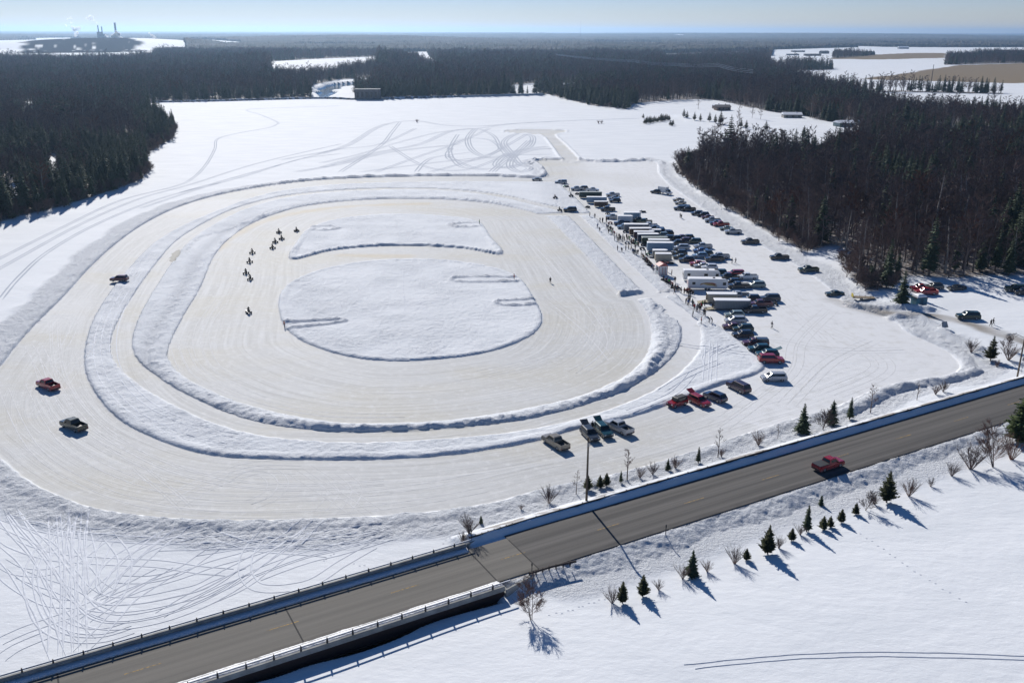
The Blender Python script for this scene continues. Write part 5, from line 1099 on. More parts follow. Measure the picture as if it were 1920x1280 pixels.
def place(kind, col, z, x, y, head, label, group='vehicles parked on the ice', zz=None, kw=None):
    px, py = PX_(z, x, y); hh = {'quad': .5, 'sled': .4}.get(kind, .8)
    if kind.startswith('trailer') or kind.startswith('rv'): hh = 1.4
    if kind == 'boxtruck': hh = 1.5
    wx, wy = G(px, py, hh + (zz or 0)); wz = (zz if zz is not None else H(wx, wy))
    if isinstance(head, tuple):
        a = G(*head[0]); b = G(*head[1]); head = math.degrees(math.atan2(a[1] - b[1], a[0] - b[0]))
    detail = wy < 300; key = (kind, col, detail, str(kw))
    if key not in CACHE:
        if kind in VT: g = make_car(kind, col, detail)
        elif kind == 'quad': g = make_quad(col)
        elif kind == 'sled': g = make_sled(col)
        elif kind == 'boxtruck': g = make_boxtruck()
        elif kind.startswith('trailer'): g = make_trailer(colname=col, **(kw or {}))
        else: g = make_rv(**kw)
        CACHE[key] = g; register(g)
    else: g = copy_tree(CACHE[key])
    nm = NAMES.get(kind) or ('cargo_trailer' if kind.startswith('trailer') else 'travel_trailer')
    old = g.name; g.name = nm
    if old in KIDS and g.name != old: KIDS[g.name] = KIDS.pop(old)
    g.location = (wx, wy, wz + .01); g.rotation_euler = (0, 0, math.radians(head + random.uniform(-2.5, 2.5)))
    tag(g, label, CATS.get(kind, 'trailer'), group); return g
TR = lambda L, W=2.4, H=2.5, **k: dict(L=L, W=W, H=H, **k)
V_ = [
('sedan','grey','a',35,82,180,'small grey car alone beside the far end of the outer snow ring'),
('cappickup','silver','a',275,112,180,'silver car at the far end of the parking row, left of the green snowmobile'),
('sled','green','a',325,155,190,'green snowmobile left of the farthest parked cars'),
('pickup','silver','a',440,178,180,'silver pickup just behind the farthest dark green trailer'),
('suv','darkgrey','a',495,172,180,'dark car behind the farthest dark green trailer'),
('pickup','white','a',590,190,0,'white pickup half hidden behind the farthest dark green trailer'),
('quad','maroon','a',440,228,150,'dark quad bike at the open end of the farthest dark green trailer'),
('trailer','darkgreen','a',572,240,0,'long dark green trailer, farthest of all the trailers',TR(9.5)),
('trailer','lightblue','a',634,290,0,'pale silver trailer just in front of the farthest dark green one',TR(8.2, opened=True)),
('trailer','brown','a',678,328,0,'short brown black trailer in front of the pale silver one',TR(5.5, 2.1, 2.2)),
('pickup','silver','a',795,238,180,'silver pickup in the trio right of the farthest trailers'),
('sedan','grey','a',805,270,180,'middle car of the trio right of the farthest trailers'),
('suv','black','a',816,296,180,'black car nearest in the trio right of the farthest trailers'),
('quad','black','a',545,360,150,'black quad bike left of the short brown black trailer'),
('bigsuv','black','a',368,388,180,'black car with people at its front on the crossing lane, apart from the rows'),
('pickup','black','a',745,382,180,'dark pickup alone between the farthest trailers and the crowd'),
('quad','black','a',745,425,120,'black quad bike in front of the lone dark pickup'),
('sled','black','a',1090,408,180,'black snowmobile alone on the open ice right of the trailers'),
('pickup','silver','a',800,460,180,'silver pickup at the top of the long trailer row, beside the crowd'),
('trailer','lightblue','a',990,452,0,'pale blue grey trailer at the top right of the long trailer row',TR(6.2, 2.4, 2.7)),
('trailer','white','a',918,484,0,'short white trailer behind the blue pickups',TR(5.6, 2.3, 2.6)),
('pickup','black','a',1062,492,180,'black pickup right of the short white trailer'),
('coverpickup','darkgreen','a',1110,508,180,'dark green covered pickup right of the short white trailer'),
('pickup','darkblue','a',885,522,180,'dark blue pickup in front of the short white trailer'),
('suv','lightblue','a',905,556,180,'light blue car beside the crowd, left of the long grey trailer'),
('trailer','grey','a',1030,565,0,'long grey trailer between the light blue car and brown trailer',TR(8.6)),
('pickup','white','a',1160,545,180,'white pickup behind the long grey trailer'),
('quad','orange','a',770,520,170,'orange and white quad bike near the top of the crowd'),
('trailer','brown','a',1072,606,0,'brown trailer with pale roof, above the pair of low blue grey ones',TR(7.6)),
('suv','black','a',1205,575,180,'black car first in the dark row behind the trailers'), ('suv','darkgrey','a',1250,590,180,'dark grey car second in the dark row behind the trailers'),
('pickup','darkblue','a',1290,606,180,'dark blue pickup third in the dark row behind the trailers'), ('suv','black','a',1335,622,180,'black car last in the dark row behind the trailers'),
('trailer','grey','a',1218,612,0,'small grey trailer among the dark cars',TR(4.2, 2.0, 2.2)),
('trailer','purple','a',1108,640,0,'low dark trailer with snowy roof, upper of a similar pair',TR(7.)),
('trailer','darkblue','a',1150,664,0,'low dark blue trailer with snowy roof, lower of a similar pair',TR(7.2)),
('suv','greygreen','a',1280,642,180,'grey green car behind the low blue trailer'), ('suv','black','a',1345,672,180,'black car right of the grey green one'),
('trailer','darkgreen','a',1215,698,0,'dark green grey long trailer above the big white one',TR(8.6)),
('trailer','beige','a',1258,722,0,'beige roofed trailer squeezed right above the big white one',TR(7.0)),
('trailer','lightblue','a',1270,764,0,'biggest pale blue grey trailer of the row with a snow covered roof',TR(8.4, 2.45, 2.9)),
('trailer','grey','a',1268,822,0,'small grey trailer just below the biggest pale one',TR(4.6, 2.2, 2.3)),
('trailer','beige','a',1298,866,0,'short ribbed beige grey trailer above the red roofed booth',TR(4.9, 2.3, 2.6, vnose=False)),
('quad','black','a',1090,775,180,'black quad bike on the sand coloured ice left of the biggest pale trailer'), ('quad','green','a',1150,832,100,'bright green quad bike at the open end of the small grey trailer'), ('quad','green','a',1005,700,140,'green quad bike inside the upper crowd'), ('quad','olive','a',1190,850,160,'dull green quad bike left of the short ribbed trailer'),
('quad','white','a',940,715,170,'white quad bike inside the upper crowd'), ('quad','black','a',920,605,170,'black quad bike left of the brown trailer'), ('quad','darkgrey','a',1100,735,170,'dark quad bike beside the dark green grey trailer'), ('sled','white','a',1200,858,180,'small white snowmobile beside the short ribbed trailer'),
('coverpickup','maroon','b',430,30,180,'maroon pickup right of the beige roofed trailer'), ('suv','black','b',350,35,180,'black car left of the maroon pickup behind the trailers'), ('suv','maroon','b',440,55,180,'maroon car right of the biggest pale trailer'),
('suv','black','b',470,25,180,'black car with a sun glint behind the maroon pickup'), ('minivan','darkgreen','b',538,62,180,'dark green van at the right end of the upper row, sun glint on its windscreen'),
('pickup','black','b',390,80,180,'black pickup right of the biggest pale trailer roof'), ('minivan','silver','b',415,122,180,'silver van right of the biggest pale trailer'), ('pickup','silver','b',630,112,180,'silver pickup behind the bright blue car'),
('sedan','blue','b',605,150,180,'bright blue car in front of the silver pickup'), ('suv','darkgrey','b',395,178,180,'dark grey car right of the small grey trailer'), ('sedan','olive','b',405,212,180,'olive car right of the short ribbed trailer'),
('suv','black','b',465,245,180,'shiny black car right of the short ribbed trailer, nearest of its column'), ('suv','lightblue','b',600,205,180,'light blue car below the bright blue one'), ('suv','olive','b',655,185,180,'olive green car behind the light blue one'),
('pickup','black','b',745,238,180,'black pickup with a bright sun glint right of the light blue car'), ('pickup','silver','b',800,212,180,'silver pickup behind the black glinting pickup'),
('sedan','red','b',575,280,180,'red car left of the two white cars'), ('sedan','silver','b',620,302,180,'silver car between red car and white car'), ('suv','white','b',695,322,180,'white car behind the white travel trailer'),
('sled','red','b',235,278,180,'red snowmobile behind the red roofed booth'), ('sled','red','b',290,280,170,'second red snowmobile right behind the red roofed booth'),
('rv','white','b',615,410,0,'white travel trailer with snow on its roof, behind the one with the swirl',dict(L=10.3, swirl=0)),
('rv2','white','b',675,496,0,'white travel trailer with orange brown swirl on its side',dict(L=10.8, swirl=1)),
('bigsuv','darkgreen','b',775,382,180,'dark green car behind the right end of the white travel trailers'), ('pickup','black','b',885,418,180,'black pickup in front of the bright red car'),
('bigsuv','red','b',952,388,180,'bright red car behind the black pickup near the travel trailers'), ('pickup','white','b',1074,416,180,'white pickup at the right end of the travel trailer row'),
('suv','black','b',920,468,180,'black car just right of the swirl travel trailer'), ('coverpickup','black','b',985,505,180,'black pickup in front of the black car by the swirl trailer'), ('minivan','greygreen','b',1160,497,180,'grey green van below the white pickup'),
('quad','orange','b',485,548,200,'orange quad bike at the left end of the swirl travel trailer'), ('quad','brown','b',510,568,160,'brown quad bike at the left end of the swirl travel trailer'),
('trailer','beige','b',820,628,0,'open ended trailer with dark side behind the grey one with the ramp',TR(7.8, 2.4, 2.5, opened=True, ramp=True)),
('trailer','grey','b',922,695,0,'grey trailer with its ramp let down towards the crowd',TR(9.2, 2.4, 2.6, opened=True, ramp=True)),
('pickup','silver','b',985,603,180,'silver pickup behind the trailers with ramps'), ('suv','black','b',1110,632,180,'black car behind the trailers with ramps'), ('bigsuv','darkgrey','b',1297,632,180,'large dark car alone at the right of the ramp trailers'),
('quad','black','b',1345,685,180,'black quad bike in front of the large dark car'), ('pickup','maroon','b',1205,688,180,'maroon pickup between the large dark car and the black pickup'), ('pickup','black','b',1150,748,180,'black pickup hitched right of the grey ramp trailer'),
('suv','greygreen','b',945,795,180,'grey green car first below the grey ramp trailer'), ('minivan','silver','b',955,850,180,'silver van second below the grey ramp trailer'), ('sedan','maroon','b',928,905,180,'maroon car peeping out left below the silver van'),
('suv','darkgreen','b',1030,930,180,'dark green car above the black one in the lower row'), ('suv','black','b',1028,992,180,'black car above the maroon capped pickup'), ('cappickup','maroon','b',1155,1076,180,'maroon pickup with a dark bed cap in the lower row'),
('suv','teal','b',1190,1132,180,'dark teal car below the maroon capped pickup'), ('hatchup','teal','b',1275,1185,180,'dark car with its tailgate up behind the red one'), ('bigsuv','red','b',1310,1242,0,'red car at the near end of the lower row, facing right'),
('minivan','silver','g',1451,706,180,'silver minivan standing alone at the near end of the parking row'),
('bigsuv','purple','g',1385,724,((1368,716),(1403,733)),'dark purple brown car left of the silver minivan'),
('suv','darkblue','g',1341,742,((1325,735),(1357,749)),'dark blue car between the purple brown and red cars'),
('hatchup','red','g',1311,750,((1328,758),(1296,742)),'red car with its tailgate up at the near snow ring edge'),
('jeep','red','g',1270,753,((1257,757),(1282,749)),'red off roader with black roof, left of the red car with raised tailgate'),
('pickup','tan','g',1042,827,((1024,816),(1060,838)),'tan pickup with an empty bed, leftmost of the near parked group'),
('hatchup','darkgrey','g',1106,812,((1118,824),(1096,800)),'dark grey car with raised tailgate just above the pole top'),
('hatchup','teal','g',1131,805,((1142,816),(1120,794)),'dark teal car with raised tailgate beside a standing person'),
('pickup','silver','g',1161,799,((1143,791),(1179,808)),'silver pickup at the right of the near parked group'),
('suv','darkgrey','c',-30,372,180,'dark car at the far end of the row along the wood'),
('suv','black','c',22,365,180,'black car second in the row along the wood'), ('pickup','black','c',55,382,180,'black pickup third in the row along the wood'),
('boxtruck','white','a',1320,200,-50,'white box truck at the far corner of the wood'), ('suv','black','a',1227,208,150,'black car next to the white box truck'),
('sedan','beige','a',1450,285,180,'beige car at the snow edge below the box truck'), ('sedan','beige','a',1470,315,180,'second beige car at the snow edge below the box truck'),
('suv','darkgrey','c',145,422,180,'dark grey car above the silver pickup in the row along the wood'), ('suv','black','c',205,437,180,'black glinting car in the row along the wood'), ('sedan','maroon','c',250,458,180,'maroon car in the row along the wood'),
('pickup','silver','c',298,492,180,'silver pickup amid the row along the wood'), ('suv','darkblue','c',335,520,180,'dark blue car in the row along the wood, left of the red pickup'), ('coverpickup','red','c',385,532,180,'red pickup in the row along the wood'), ('sedan','greygreen','c',435,570,180,'grey green car near the end of the row along the wood'), ('pickup','silver','c',503,606,180,'silver pickup at the near end of the row along the wood'),
('pickup','black','c',674,706,180,'black pickup standing alone, first past the row along the wood'), ('coverpickup','black','c',967,860,180,'black pickup standing alone, second past the row along the wood'), ('pickup','darkgreen','c',1257,987,180,'dark green pickup standing alone, third past the row along the wood'),
('sedan','darkgreen','c',1520,1220,180,'dark green car alone at the corner of the wood near the entrance'),
('coverpickup','red','d',790,512,180,'red pickup behind the blue hut'), ('pickup','red','d',830,545,180,'second red pickup just right of the blue hut'), ('suv','darkgrey','d',900,500,180,'dark grey car behind the red pickups by the hut'),
('sedan','black','d',1102,512,190,'black car on the shaded snow right of the red pickups'), ('bigsuv','darkgreen','d',1625,543,160,'dark green car at the right edge in the upper lot'), ('coverpickup','black','d',1715,572,170,'black pickup cut by the right edge of the upper lot'),
('bigsuv','darkgreen','d',1203,765,176,'large dark green car driving on the brown entrance lane'),
('suv','maroon','g',224,524,182,'dark red car driving alone on the big outer ice lane','single vehicles driving on the ice'),
('pickup','red','g',90,720,((73,711),(108,728)),'red pickup driving on the outer ice bend at the left edge','single vehicles driving on the ice'),
('pickup','olive','g',138,795,((118,786),(158,802)),'dark olive pickup driving on the outer ice bend','single vehicles driving on the ice')]
for v in V_:
    kw = v[7] if len(v) > 7 and isinstance(v[7], dict) else None; gp = v[7] if len(v) > 7 and isinstance(v[7], str) else 'vehicles parked on the ice'
    o = place(v[0], v[1], v[2], v[3], v[4], v[5], v[6], gp, None, kw)
o = place('coverpickup', 'red', 'g', 1553, 868, 29.3, 'bright red pickup with a black bed cover driving on the asphalt road', 'vehicle on the road', ZR); o.rotation_euler.z = ang
del o['group']; o.scale = (.94,) * 3
# racers ---------------------------------------------------------------------
RC = [(556,431,'rightmost of the racers at the back of the pack'),(523,434,'racer at the top left of the rear group'),(528,446,'racer in the rear group right below the top one'),(516,452,'racer in the rear group left of centre'),(511,463,'lowest racer of the rear group'),(473,472,'uppermost racer of the middle four'),(468,489,'second racer of the middle four'),(461,510,'left lower racer of the middle four'),(469,521,'right lower racer of the middle four'),(466,583,'leading racer well ahead of the pack')]
for px, py, lb in RC:
    wx, wy = G(px, py, .6); cx0, cy0 = G(760, 560); a = math.atan2(wy - cy0, wx - cx0) + math.pi / 2 + .25
    k = ('quad', 'black', True, 'r'); 
    if k not in CACHE: CACHE[k] = make_quad('black'); register(CACHE[k]); g = CACHE[k]
    else: g = copy_tree(CACHE[k])
    z = H(wx, wy); old = g.name; g.name = 'quad_bike'
    if old in KIDS and g.name != old: KIDS[g.name] = KIDS.pop(old)
    g.location = (wx, wy, z + .01); g.rotation_euler = (0, 0, a); g.scale = (1.0,) * 3; tag(g, 'dark quad bike of the ' + lb, 'quad bike', 'racing quad bikes on the oval')
    p = person('ride', 'black', 'black', 'darkgrey', (wx - .1 * math.cos(a), wy - .1 * math.sin(a), z + .03), a, 'dark clad rider, ' + lb, 'riders racing on the oval'); p.scale = (1.0,) * 3
# people ---------------------------------------------------------------------
def put(z, x, y, pose, jk, label, rz=None, tro='black', hat=None, grp=None):
    px, py = PX_(z, x, y); wx, wy = G(px, py, .85); zz = H(wx, wy)
    return person(pose, jk, tro, hat or random.choice(['black', 'darkgrey', 'black', 'brown', 'darkblue']), (wx, wy, zz), random.uniform(0, 6.28) if rz is None else rz, label, grp)
put('a', 170, 1095, 'walk', 'darkgrey', 'person in dark clothes walking alone on the ice straight', -1.5)
for z, x, y, po, jk, lb in [('a',565,447,'stand','black','dark clad person, left of the pair standing before the first snow bank'),('a',615,457,'stand','darkgrey','dark clad person, right of the pair standing before the first snow bank'),('a',667,497,'walk','black','dark clad person, left of the two at the top of the spectator line'),('a',691,497,'stand','darkblue','dark blue clad person, right of the two at the top of the spectator line'),
 ('a',730,497,'stand','brown','person standing right in front of the silver pickup at the top'),('a',641,552,'bend','blue','bent person in blue on the white snow bank'),('a',665,585,'bend','black','bent dark person lower on the white snow bank'),('a',842,778,'stand','darkblue','person standing alone on the snow bank left of the bending ones'),
 ('a',885,790,'bend','black','person bending down on the snow bank'),('a',925,777,'raise','tan','person in tan jacket on the snow bank reaching out'),('a',1468,447,'stand','darkgrey','left of two people standing on the open ice by the wood'),('a',1481,458,'walk','black','right of two people standing on the open ice by the wood'),
 ('b',920,262,'walk','black','left of two people walking on the open ice near the alone black pickup'),('b',957,260,'walk','darkgrey','right of two people walking on the open ice near the alone black pickup'),('b',1320,900,'walk','black','person walking alone on the open ice right of the lower row'),
 ('b',530,790,'stand','black','person standing alone on the trampled snow below the crowd'),('b',612,865,'raise','red','person in a red jacket with raised arm on the trampled snow'),('b',693,860,'bend','darkgrey','left of two people crouching at the snow edge'),('b',722,870,'bend','black','right of two people crouching at the snow edge'),
 ('b',650,782,'walk','black','dark person at the lower end of the spectator line'),('b',725,710,'stand','black','person standing by the ramp of the grey trailer'),('b',648,682,'stand','darkgrey','person standing behind the ramp of the grey trailer'),('b',412,555,'stand','black','left of two people left of the orange quad bike'),('b',443,560,'stand','brown','right of two people left of the orange quad bike'),
 ('b',270,345,'stand','black','tall looking person at the corner of the red roofed booth'),('b',318,380,'stand','maroon','person in a maroon jacket right of the red roofed booth'),('b',351,450,'stand','black','dark person below the maroon jacketed one'),('b',612,707,'raise','red','person in red inside the lower spectator line'),
 ('d',1405,835,'walk','black','left of two people walking on the entrance lane'),('d',1426,822,'walk','darkgrey','right of two people walking on the entrance lane'),('g',1111,798,'stand','black','person standing between the two cars with raised tailgates'),('a',362,185,'stand','darkgrey','person beside the green snowmobile at the far end')]:
    put(z, x, y, po, jk, lb)
for x, y, jk, lb in [(533,610,'orange','marshal in orange at the left end of the lower snow island'),(964,523,'orange','marshal in orange at the right side of the lower snow island'),(899,420,'green','marshal in a yellow green vest at the tip of the upper snow island')]:
    wx, wy = G(x, y, .5); person('stand', jk, 'black', 'black', (wx, wy, H(wx, wy)), 0, lb)
ZQ = [('q',x,y) for x, y in [(75,225),(5,235),(80,370),(100,390),(125,395),(150,400),(170,415),(200,435),(120,480),(170,500),(205,510),(240,490),(235,620),(280,545),(310,560),(335,560),(290,650),(320,660),(350,600),(370,580),(405,570),(395,620),(430,610),(480,560),(520,580),(490,610),(540,610),(565,640),(610,660),(640,690),(570,690),(700,700),(720,720),(520,790),(570,800),(655,780),(600,870),(625,885),(650,900),(680,920),(705,890),(770,940),(800,960),(835,970),(855,890),(810,1000),(850,1040),(880,1050),(900,1080),(870,1100),(930,1110),(950,1140),(975,1165),(990,1190),(1010,1240),(930,900),(960,640),(820,680)]]
ZQ += [('b',x,y) for x, y in [(235,445),(262,450),(290,465),(305,480),(330,495),(352,520),(370,530),(320,520),(345,560),(460,655),(485,625),(500,632),(480,680),(492,660),(525,672),(530,690),(575,722),(590,705),(600,735),(625,690),(640,770),(545,720),(570,740),(470,560),(505,575)]]
jks = ['black','black','darkgrey','brown','darkblue','black','maroon','olive','darkgrey','red','tan','teal','green','black','blue','black','grey']
near_ = lambda i: ['near the top of the crowd', 'where the crowd is thickest', 'between trailers and snow bank', 'by the low end of the trailer row', 'near the red roofed booth', 'in the lower spectator line']
word = dict(black='black', darkgrey='dark grey', brown='brown', darkblue='navy', maroon='maroon', olive='olive', red='red', tan='tan', teal='teal', green='bright green', blue='blue', grey='grey')
for i, (z, x, y) in enumerate(ZQ):
    jk = jks[(i * 7) % len(jks)]; seg = 0 if i < 12 else 1 if i < 32 else 2 if i < 42 else 3 if i < 58 else 4 if i < 67 else 5
    po = ['stand', 'stand', 'walk', 'stand', 'stand', 'raise', 'stand', 'bend'][(i * 5) % 8]
    put(z, x, y, po, jk, '%s person in %s jacket %s' % (dict(stand='standing', walk='walking', bend='bending', raise_='').get(po, 'arm raising'), word[jk], near_(0)[seg]), grp='spectators along the ice track')
for z, x, y, jk in [('a',220,268,'black'),('a',378,255,'black'),('a',265,392,'darkgrey'),('a',290,400,'black'),('q',1075,1080,'red')][:3]:
    px, py = PX_(z, x, y); wx, wy = G(px, py, .6); hz = H(wx, wy); a = 3.4
    g = copy_tree(CACHE[('quad', 'black', True, 'r')]); g.name = 'quad_bike'; g.location = (wx, wy, hz + .01); g.rotation_euler = (0, 0, a); g.scale = (1.1,)*3
    lb = {220: 'on the snow at the oval far end', 378: 'beside the far corner of the parking area', 265: 'in front of the black car on the crossing lane'}[x]
    tag(g, 'dark quad bike standing ' + lb, 'quad bike', 'quad bikes waiting at the lane'); person('ride', jk, 'black', 'black', (wx, wy, hz + .02), a, 'rider sitting on the quad bike ' + lb, 'riders waiting at the lane').scale = (1.1,)*3
sled_k = []
for z, x, y, c, lb in [('b',250,455,'red','red snowmobile just below the red roofed booth'),('b',285,470,'red','lower red snowmobile below the red roofed booth'),('b',345,535,'olive','olive snowmobile in the lower spectator line'),('b',370,528,'black','black snowmobile in the lower spectator line'),('q',905,1090,'maroon','maroon snowmobile between crowd and snow bank'),('q',965,1160,'red','red snowmobile at the low end of the crowd'),('q',640,700,'green','green snowmobile among the thick crowd'),('q',860,1035,'darkgrey','grey snowmobile where the crowd thins out')]:
    place('sled', c, z, x, y, -50, lb, 'snowmobiles among the spectators')
# booth, hut, flatbed -----------------------------------------------------------
x, y = G(1240, 514); b0 = empty('ticket_booth', (x, y, 0.02), math.radians(12)); tag(b0, 'small white booth with a red roof at the end of the trailer row', 'booth')
k = MB(); k.box(-1.3, 1.3, -1.3, 1.3, .1, 2.7); k.build('wall', mat('booth_white', (.65, .65, .62), .6), b0)
k = MB(); k.loft([[(-1.5, -1.5, 2.70), (1.5, -1.5, 2.70), (1.5, 1.5, 2.70), (-1.5, 1.5, 2.70)], [(-.15, -1.5, 3.45), (.15, -1.5, 3.45), (.15, 1.5, 3.45), (-.15, 1.5, 3.45)]]); k.build('roof', mat('booth_red', (.28, .05, .05), .6), b0)
k = MB(); k.box(-1.32, -1.22, -1.33, -1.3, .1, 2.7); k.box(1.22, 1.32, -1.33, -1.3, .1, 2.7); k.box(-.32, -.22, -1.33, -1.3, .1, 2.3); k.box(.62, .72, -1.33, -1.3, .1, 2.3); k.build('red_trim', mat('trim_red', (.35, .03, .03), .5), b0)
k = MB(); k.box(-1.33, -1.302, -.7, .7, 1.2, 2.1); k.build('window', M['glass'], b0); k = MB(); k.box(-.18, .58, -1.33, -1.302, .2, 2.2); k.build('door', mat('booth_door', (.5, .5, .48), .6), b0)
x, y, z = gz(1722, 571); hu = empty('blue_hut', (x, y, z - .1), .2); tag(hu, 'small blue hut with snow heaped on its roof in the upper lot', 'hut')
k = MB(); k.box(-1.5, 1.5, -1.2, 1.2, 0, 2.1, bev=.03); k.build('wall', mat('hut_blue', (.03, .13, .19), .6), hu); k = MB(); k.box(-1.65, 1.65, -1.35, 1.35, 2.102, 2.2); k.build('roof', M['trim'], hu)
k = MB(); k.loft([[(a_ * 1.0, b_ * .9, z_) for a_, b_ in ((-s1_, -s1_), (s1_, -s1_), (s1_, s1_), (-s1_, s1_))] for s1_, z_ in ((1.3, 2.203), (1.2, 2.6), (.7, 2.9))]); k.build('roof_snow', M['roofsnow'], hu); k = MB(); k.box(-.4, .4, -1.23, -1.203, .1, 1.9); k.build('door', mat('hut_door', (.02, .08, .12), .6), hu)
x, y, z = gz(1618, 561); fb = empty('flatbed_trailer', (x, y, z), -.1); tag(fb, 'low wooden trailer frame with a yellow end panel near the wood corner', 'trailer')
k = MB(); k.box(-2.8, 2.8, -1, 1, .5, .6); k.build('deck', M['wood'], fb); k = MB(); k.box(-2.82, -2.7, -.9, .9, .603, 1.5); k.build('end_panel', mat('yellow_panel', (.5, .38, .04), .6), fb); k = MB(); k.tube((2.8, 0, .5), (5.6, .3, .35), .06)
for xx in (-1.2, .2, 1.6): k.tube((xx, -.95, .6), (xx, -.95, 1.5), .04)
k.build('tow_frame', M['steel'], fb); wheels(fb, (-.6,), 2.0, .32)
x, y, z = gz(1769, 615); ck = empty('sign_frame', (x, y, z), .3); tag(ck, 'grey blue a frame board on the snow mound beside the lane', 'sign'); k = MB(); k.loft([[(-.9, -.5, 0), (.9, -.5, 0), (.9, -.44, 0), (-.9, -.44, 0)], [(-.7, 0, 1.3), (.7, 0, 1.3), (.7, .05, 1.3), (-.7, .05, 1.3)]]); k.build('front_board', M['steel'], ck); k = MB(); k.tube((-.6, .04, 1.25), (-.6, .6, 0), .03); k.tube((.6, .04, 1.25), (.6, .6, 0), .03); k.build('rear_leg', M['steel'], ck)
# far buildings -------------------------------------------------------------------
def house(px, py, w, d, h, rz, wallc, roofc, label, name='house', roofh=1.6, nwin=3, dz=0):
    x, y, z = gz(px, py); g = empty(name, (x, y, z - .3 + dz), rz); tag(g, label, 'house' if name == 'house' else 'building')
    k = MB(); k.box(-w/2, w/2, -d/2, d/2, 0, h); k.build('wall', mat('wall_%d' % int(px), wallc, .8), g)
    k = MB(); k.loft([[(-w/2 - .5, -d/2 - .5, h + .002), (w/2 + .5, -d/2 - .5, h + .002), (w/2 + .5, d/2 + .5, h + .002), (-w/2 - .5, d/2 + .5, h + .002)], [(-w/2 - .5, -.1, h + roofh), (w/2 + .5, -.1, h + roofh), (w/2 + .5, .1, h + roofh), (-w/2 - .5, .1, h + roofh)]]); rf = k.build('roof', roofc if hasattr(roofc, 'name') else mat('roof_%d' % int(px), roofc, .8), g)
    k = MB(); k.box(w*.2, w*.2 + .7, .3, 1.0, h + roofh * .5, h + roofh + .7); k.build('chimney', M['concrete'], rf)
    for i in range(nwin): xx = -w/2 + w * (i + .5) / nwin; k = MB(); k.box(xx - .7, xx + .7, -d/2 - .03, -d/2 - .002, h * .4, h * .78); k.build('window', M['glass'], g)
    k = MB(); k.box(-.5, .5, -d/2 - .04, -d/2 - .002, .1, min(2.2, h * .38)) if h > 5 else k.box(w * .02, w * .02 + .9, -d/2 - .045, -d/2 - .031, .2, 2.2); k.build('door', M['wood'], g); return g
house(1354, 207, 12, 9, 3.4, .1, (.12, .08, .06), (.10, .09, .09), 'dark brown house behind the lakeside cedars')
house(1344, 204, 7, 6, 3.2, .1, (.12, .1, .09), M['roofsnow'], 'snow roofed annex left of the dark brown house', roofh=.8, nwin=1)
house(1484, 221, 14, 9, 3.0, -.05, (.25, .24, .22), M['roofsnow'], 'long grey house with a white snowy roof above the shore')
house(1582, 237, 12, 9, 3.0, .2, (.2, .25, .25), M['roofsnow'], 'low house with pale blue roof among the trees right of the white roofed one')
house(1622, 234, 11, 8, 3.0, -.1, (.2, .18, .16), M['roofsnow'], 'small house with snowy roof behind the pale blue roofed one')
house(1776, 258, 15, 11, 2.6, 0, (.22, .2, .18), M['roofsnow'], 'snow roofed house in a forest gap at the right', roofh=1.3)
house(1066, 170, 14, 9, 3.2, .2, (.4, .4, .38), M['roofsnow'], 'white house among trees on the far right shore', dz=4)
house(1496, 98, 42, 14, 5, 0, (.2, .2, .2), M['roofsnow'], 'farm shed with white roof at the edge of the far fields')
house(1486, 104, 34, 10, 4, 0, (.3, .3, .3), (.3, .3, .3), 'long low grey shed in front of the white roofed farm shed', roofh=.8)
house(1523, 105, 46, 12, 4, 0, (.16, .15, .15), (.12, .12, .12), 'long dark barn in the middle of the far fields', roofh=2)
house(1545, 101, 26, 14, 6, .3, (.12, .12, .13), (.1, .1, .1), 'dark farmhouse right of the long dark barn', roofh=3)
house(1693, 92, 40, 18, 6, 0, (.3, .3, .32), M['roofsnow'], 'distant white roofed farm at the horizon fields', roofh=4)
x, y, z = gz(690, 186); pw = empty('powerhouse', (x, y, 0), .02); tag(pw, 'grey block powerhouse of the dam at the far end of the lake', 'powerhouse')
brick = mat('powerhouse_grey', (.14, .125, .12), .85); grime(brick, (.15, .135, .13), (.10, .09, .088), .12)
k = MB(); k.box(-12.6, 12.6, -6, 6, -1, 10.2, bev=.1); k.build('wall', brick, pw); k = MB(); k.box(-12.9, 12.9, -6.3, 6.3, 10.203, 10.8, bev=.08); k.build('roof', M['concrete'], pw)
for i in range(5): k = MB(); k.box(-10.5 + i * 4.6, -8.3 + i * 4.6, -6.04, -6.002, 3, 8); k.build('window', M['glass'], pw)
k = MB(); k.box(13.0, 19, -3, 3, -1, 2.2, bev=.05); k.build('annex', M['concrete'], pw)
def dam(pts, h, w, label, m):
    P = curve(pts, False, 5); g = MB(); rr = []
    for i, (x, y) in enumerate(P):
        d = P[min(i+1, len(P)-1)] - P[max(i-1, 0)]; d = d / np.hypot(*d); n = np.array([-d[1], d[0]]); hh = h * (.9 + .25 * float(vn(x, y, 18, 3)))
        rr.append([(x - n[0]*w, y - n[1]*w, -.5), (x - n[0]*w*.35, y - n[1]*w*.35, hh), (x + n[0]*w*.35, y + n[1]*w*.35, hh), (x + n[0]*w, y + n[1]*w, -.5)])
    g.loft(rr); o = g.build('dam_wall', m, None); tag(o, label, 'dam'); return o
rockm = grime(mat('dam_rock', (.3, .3, .31), .9), (.62, .64, .67), (.10, .10, .11), .35, .42, .55)
dam([(286,193),(400,191),(590,186),(664,188)], 2.0, 4, 'rock strewn dam bank left of the powerhouse', rockm); dam([(716,187),(780,185),(860,183)], 2.2, 4, 'rocky dam bank right of the powerhouse', rockm); dam([(862,183),(940,181),(1018,179)], 2.2, 3, 'pale concrete dam wall along the far right shore', grime(mat('dam_concrete', (.45, .46, .47), .8), (.5, .51, .52), (.36, .37, .38), .1))
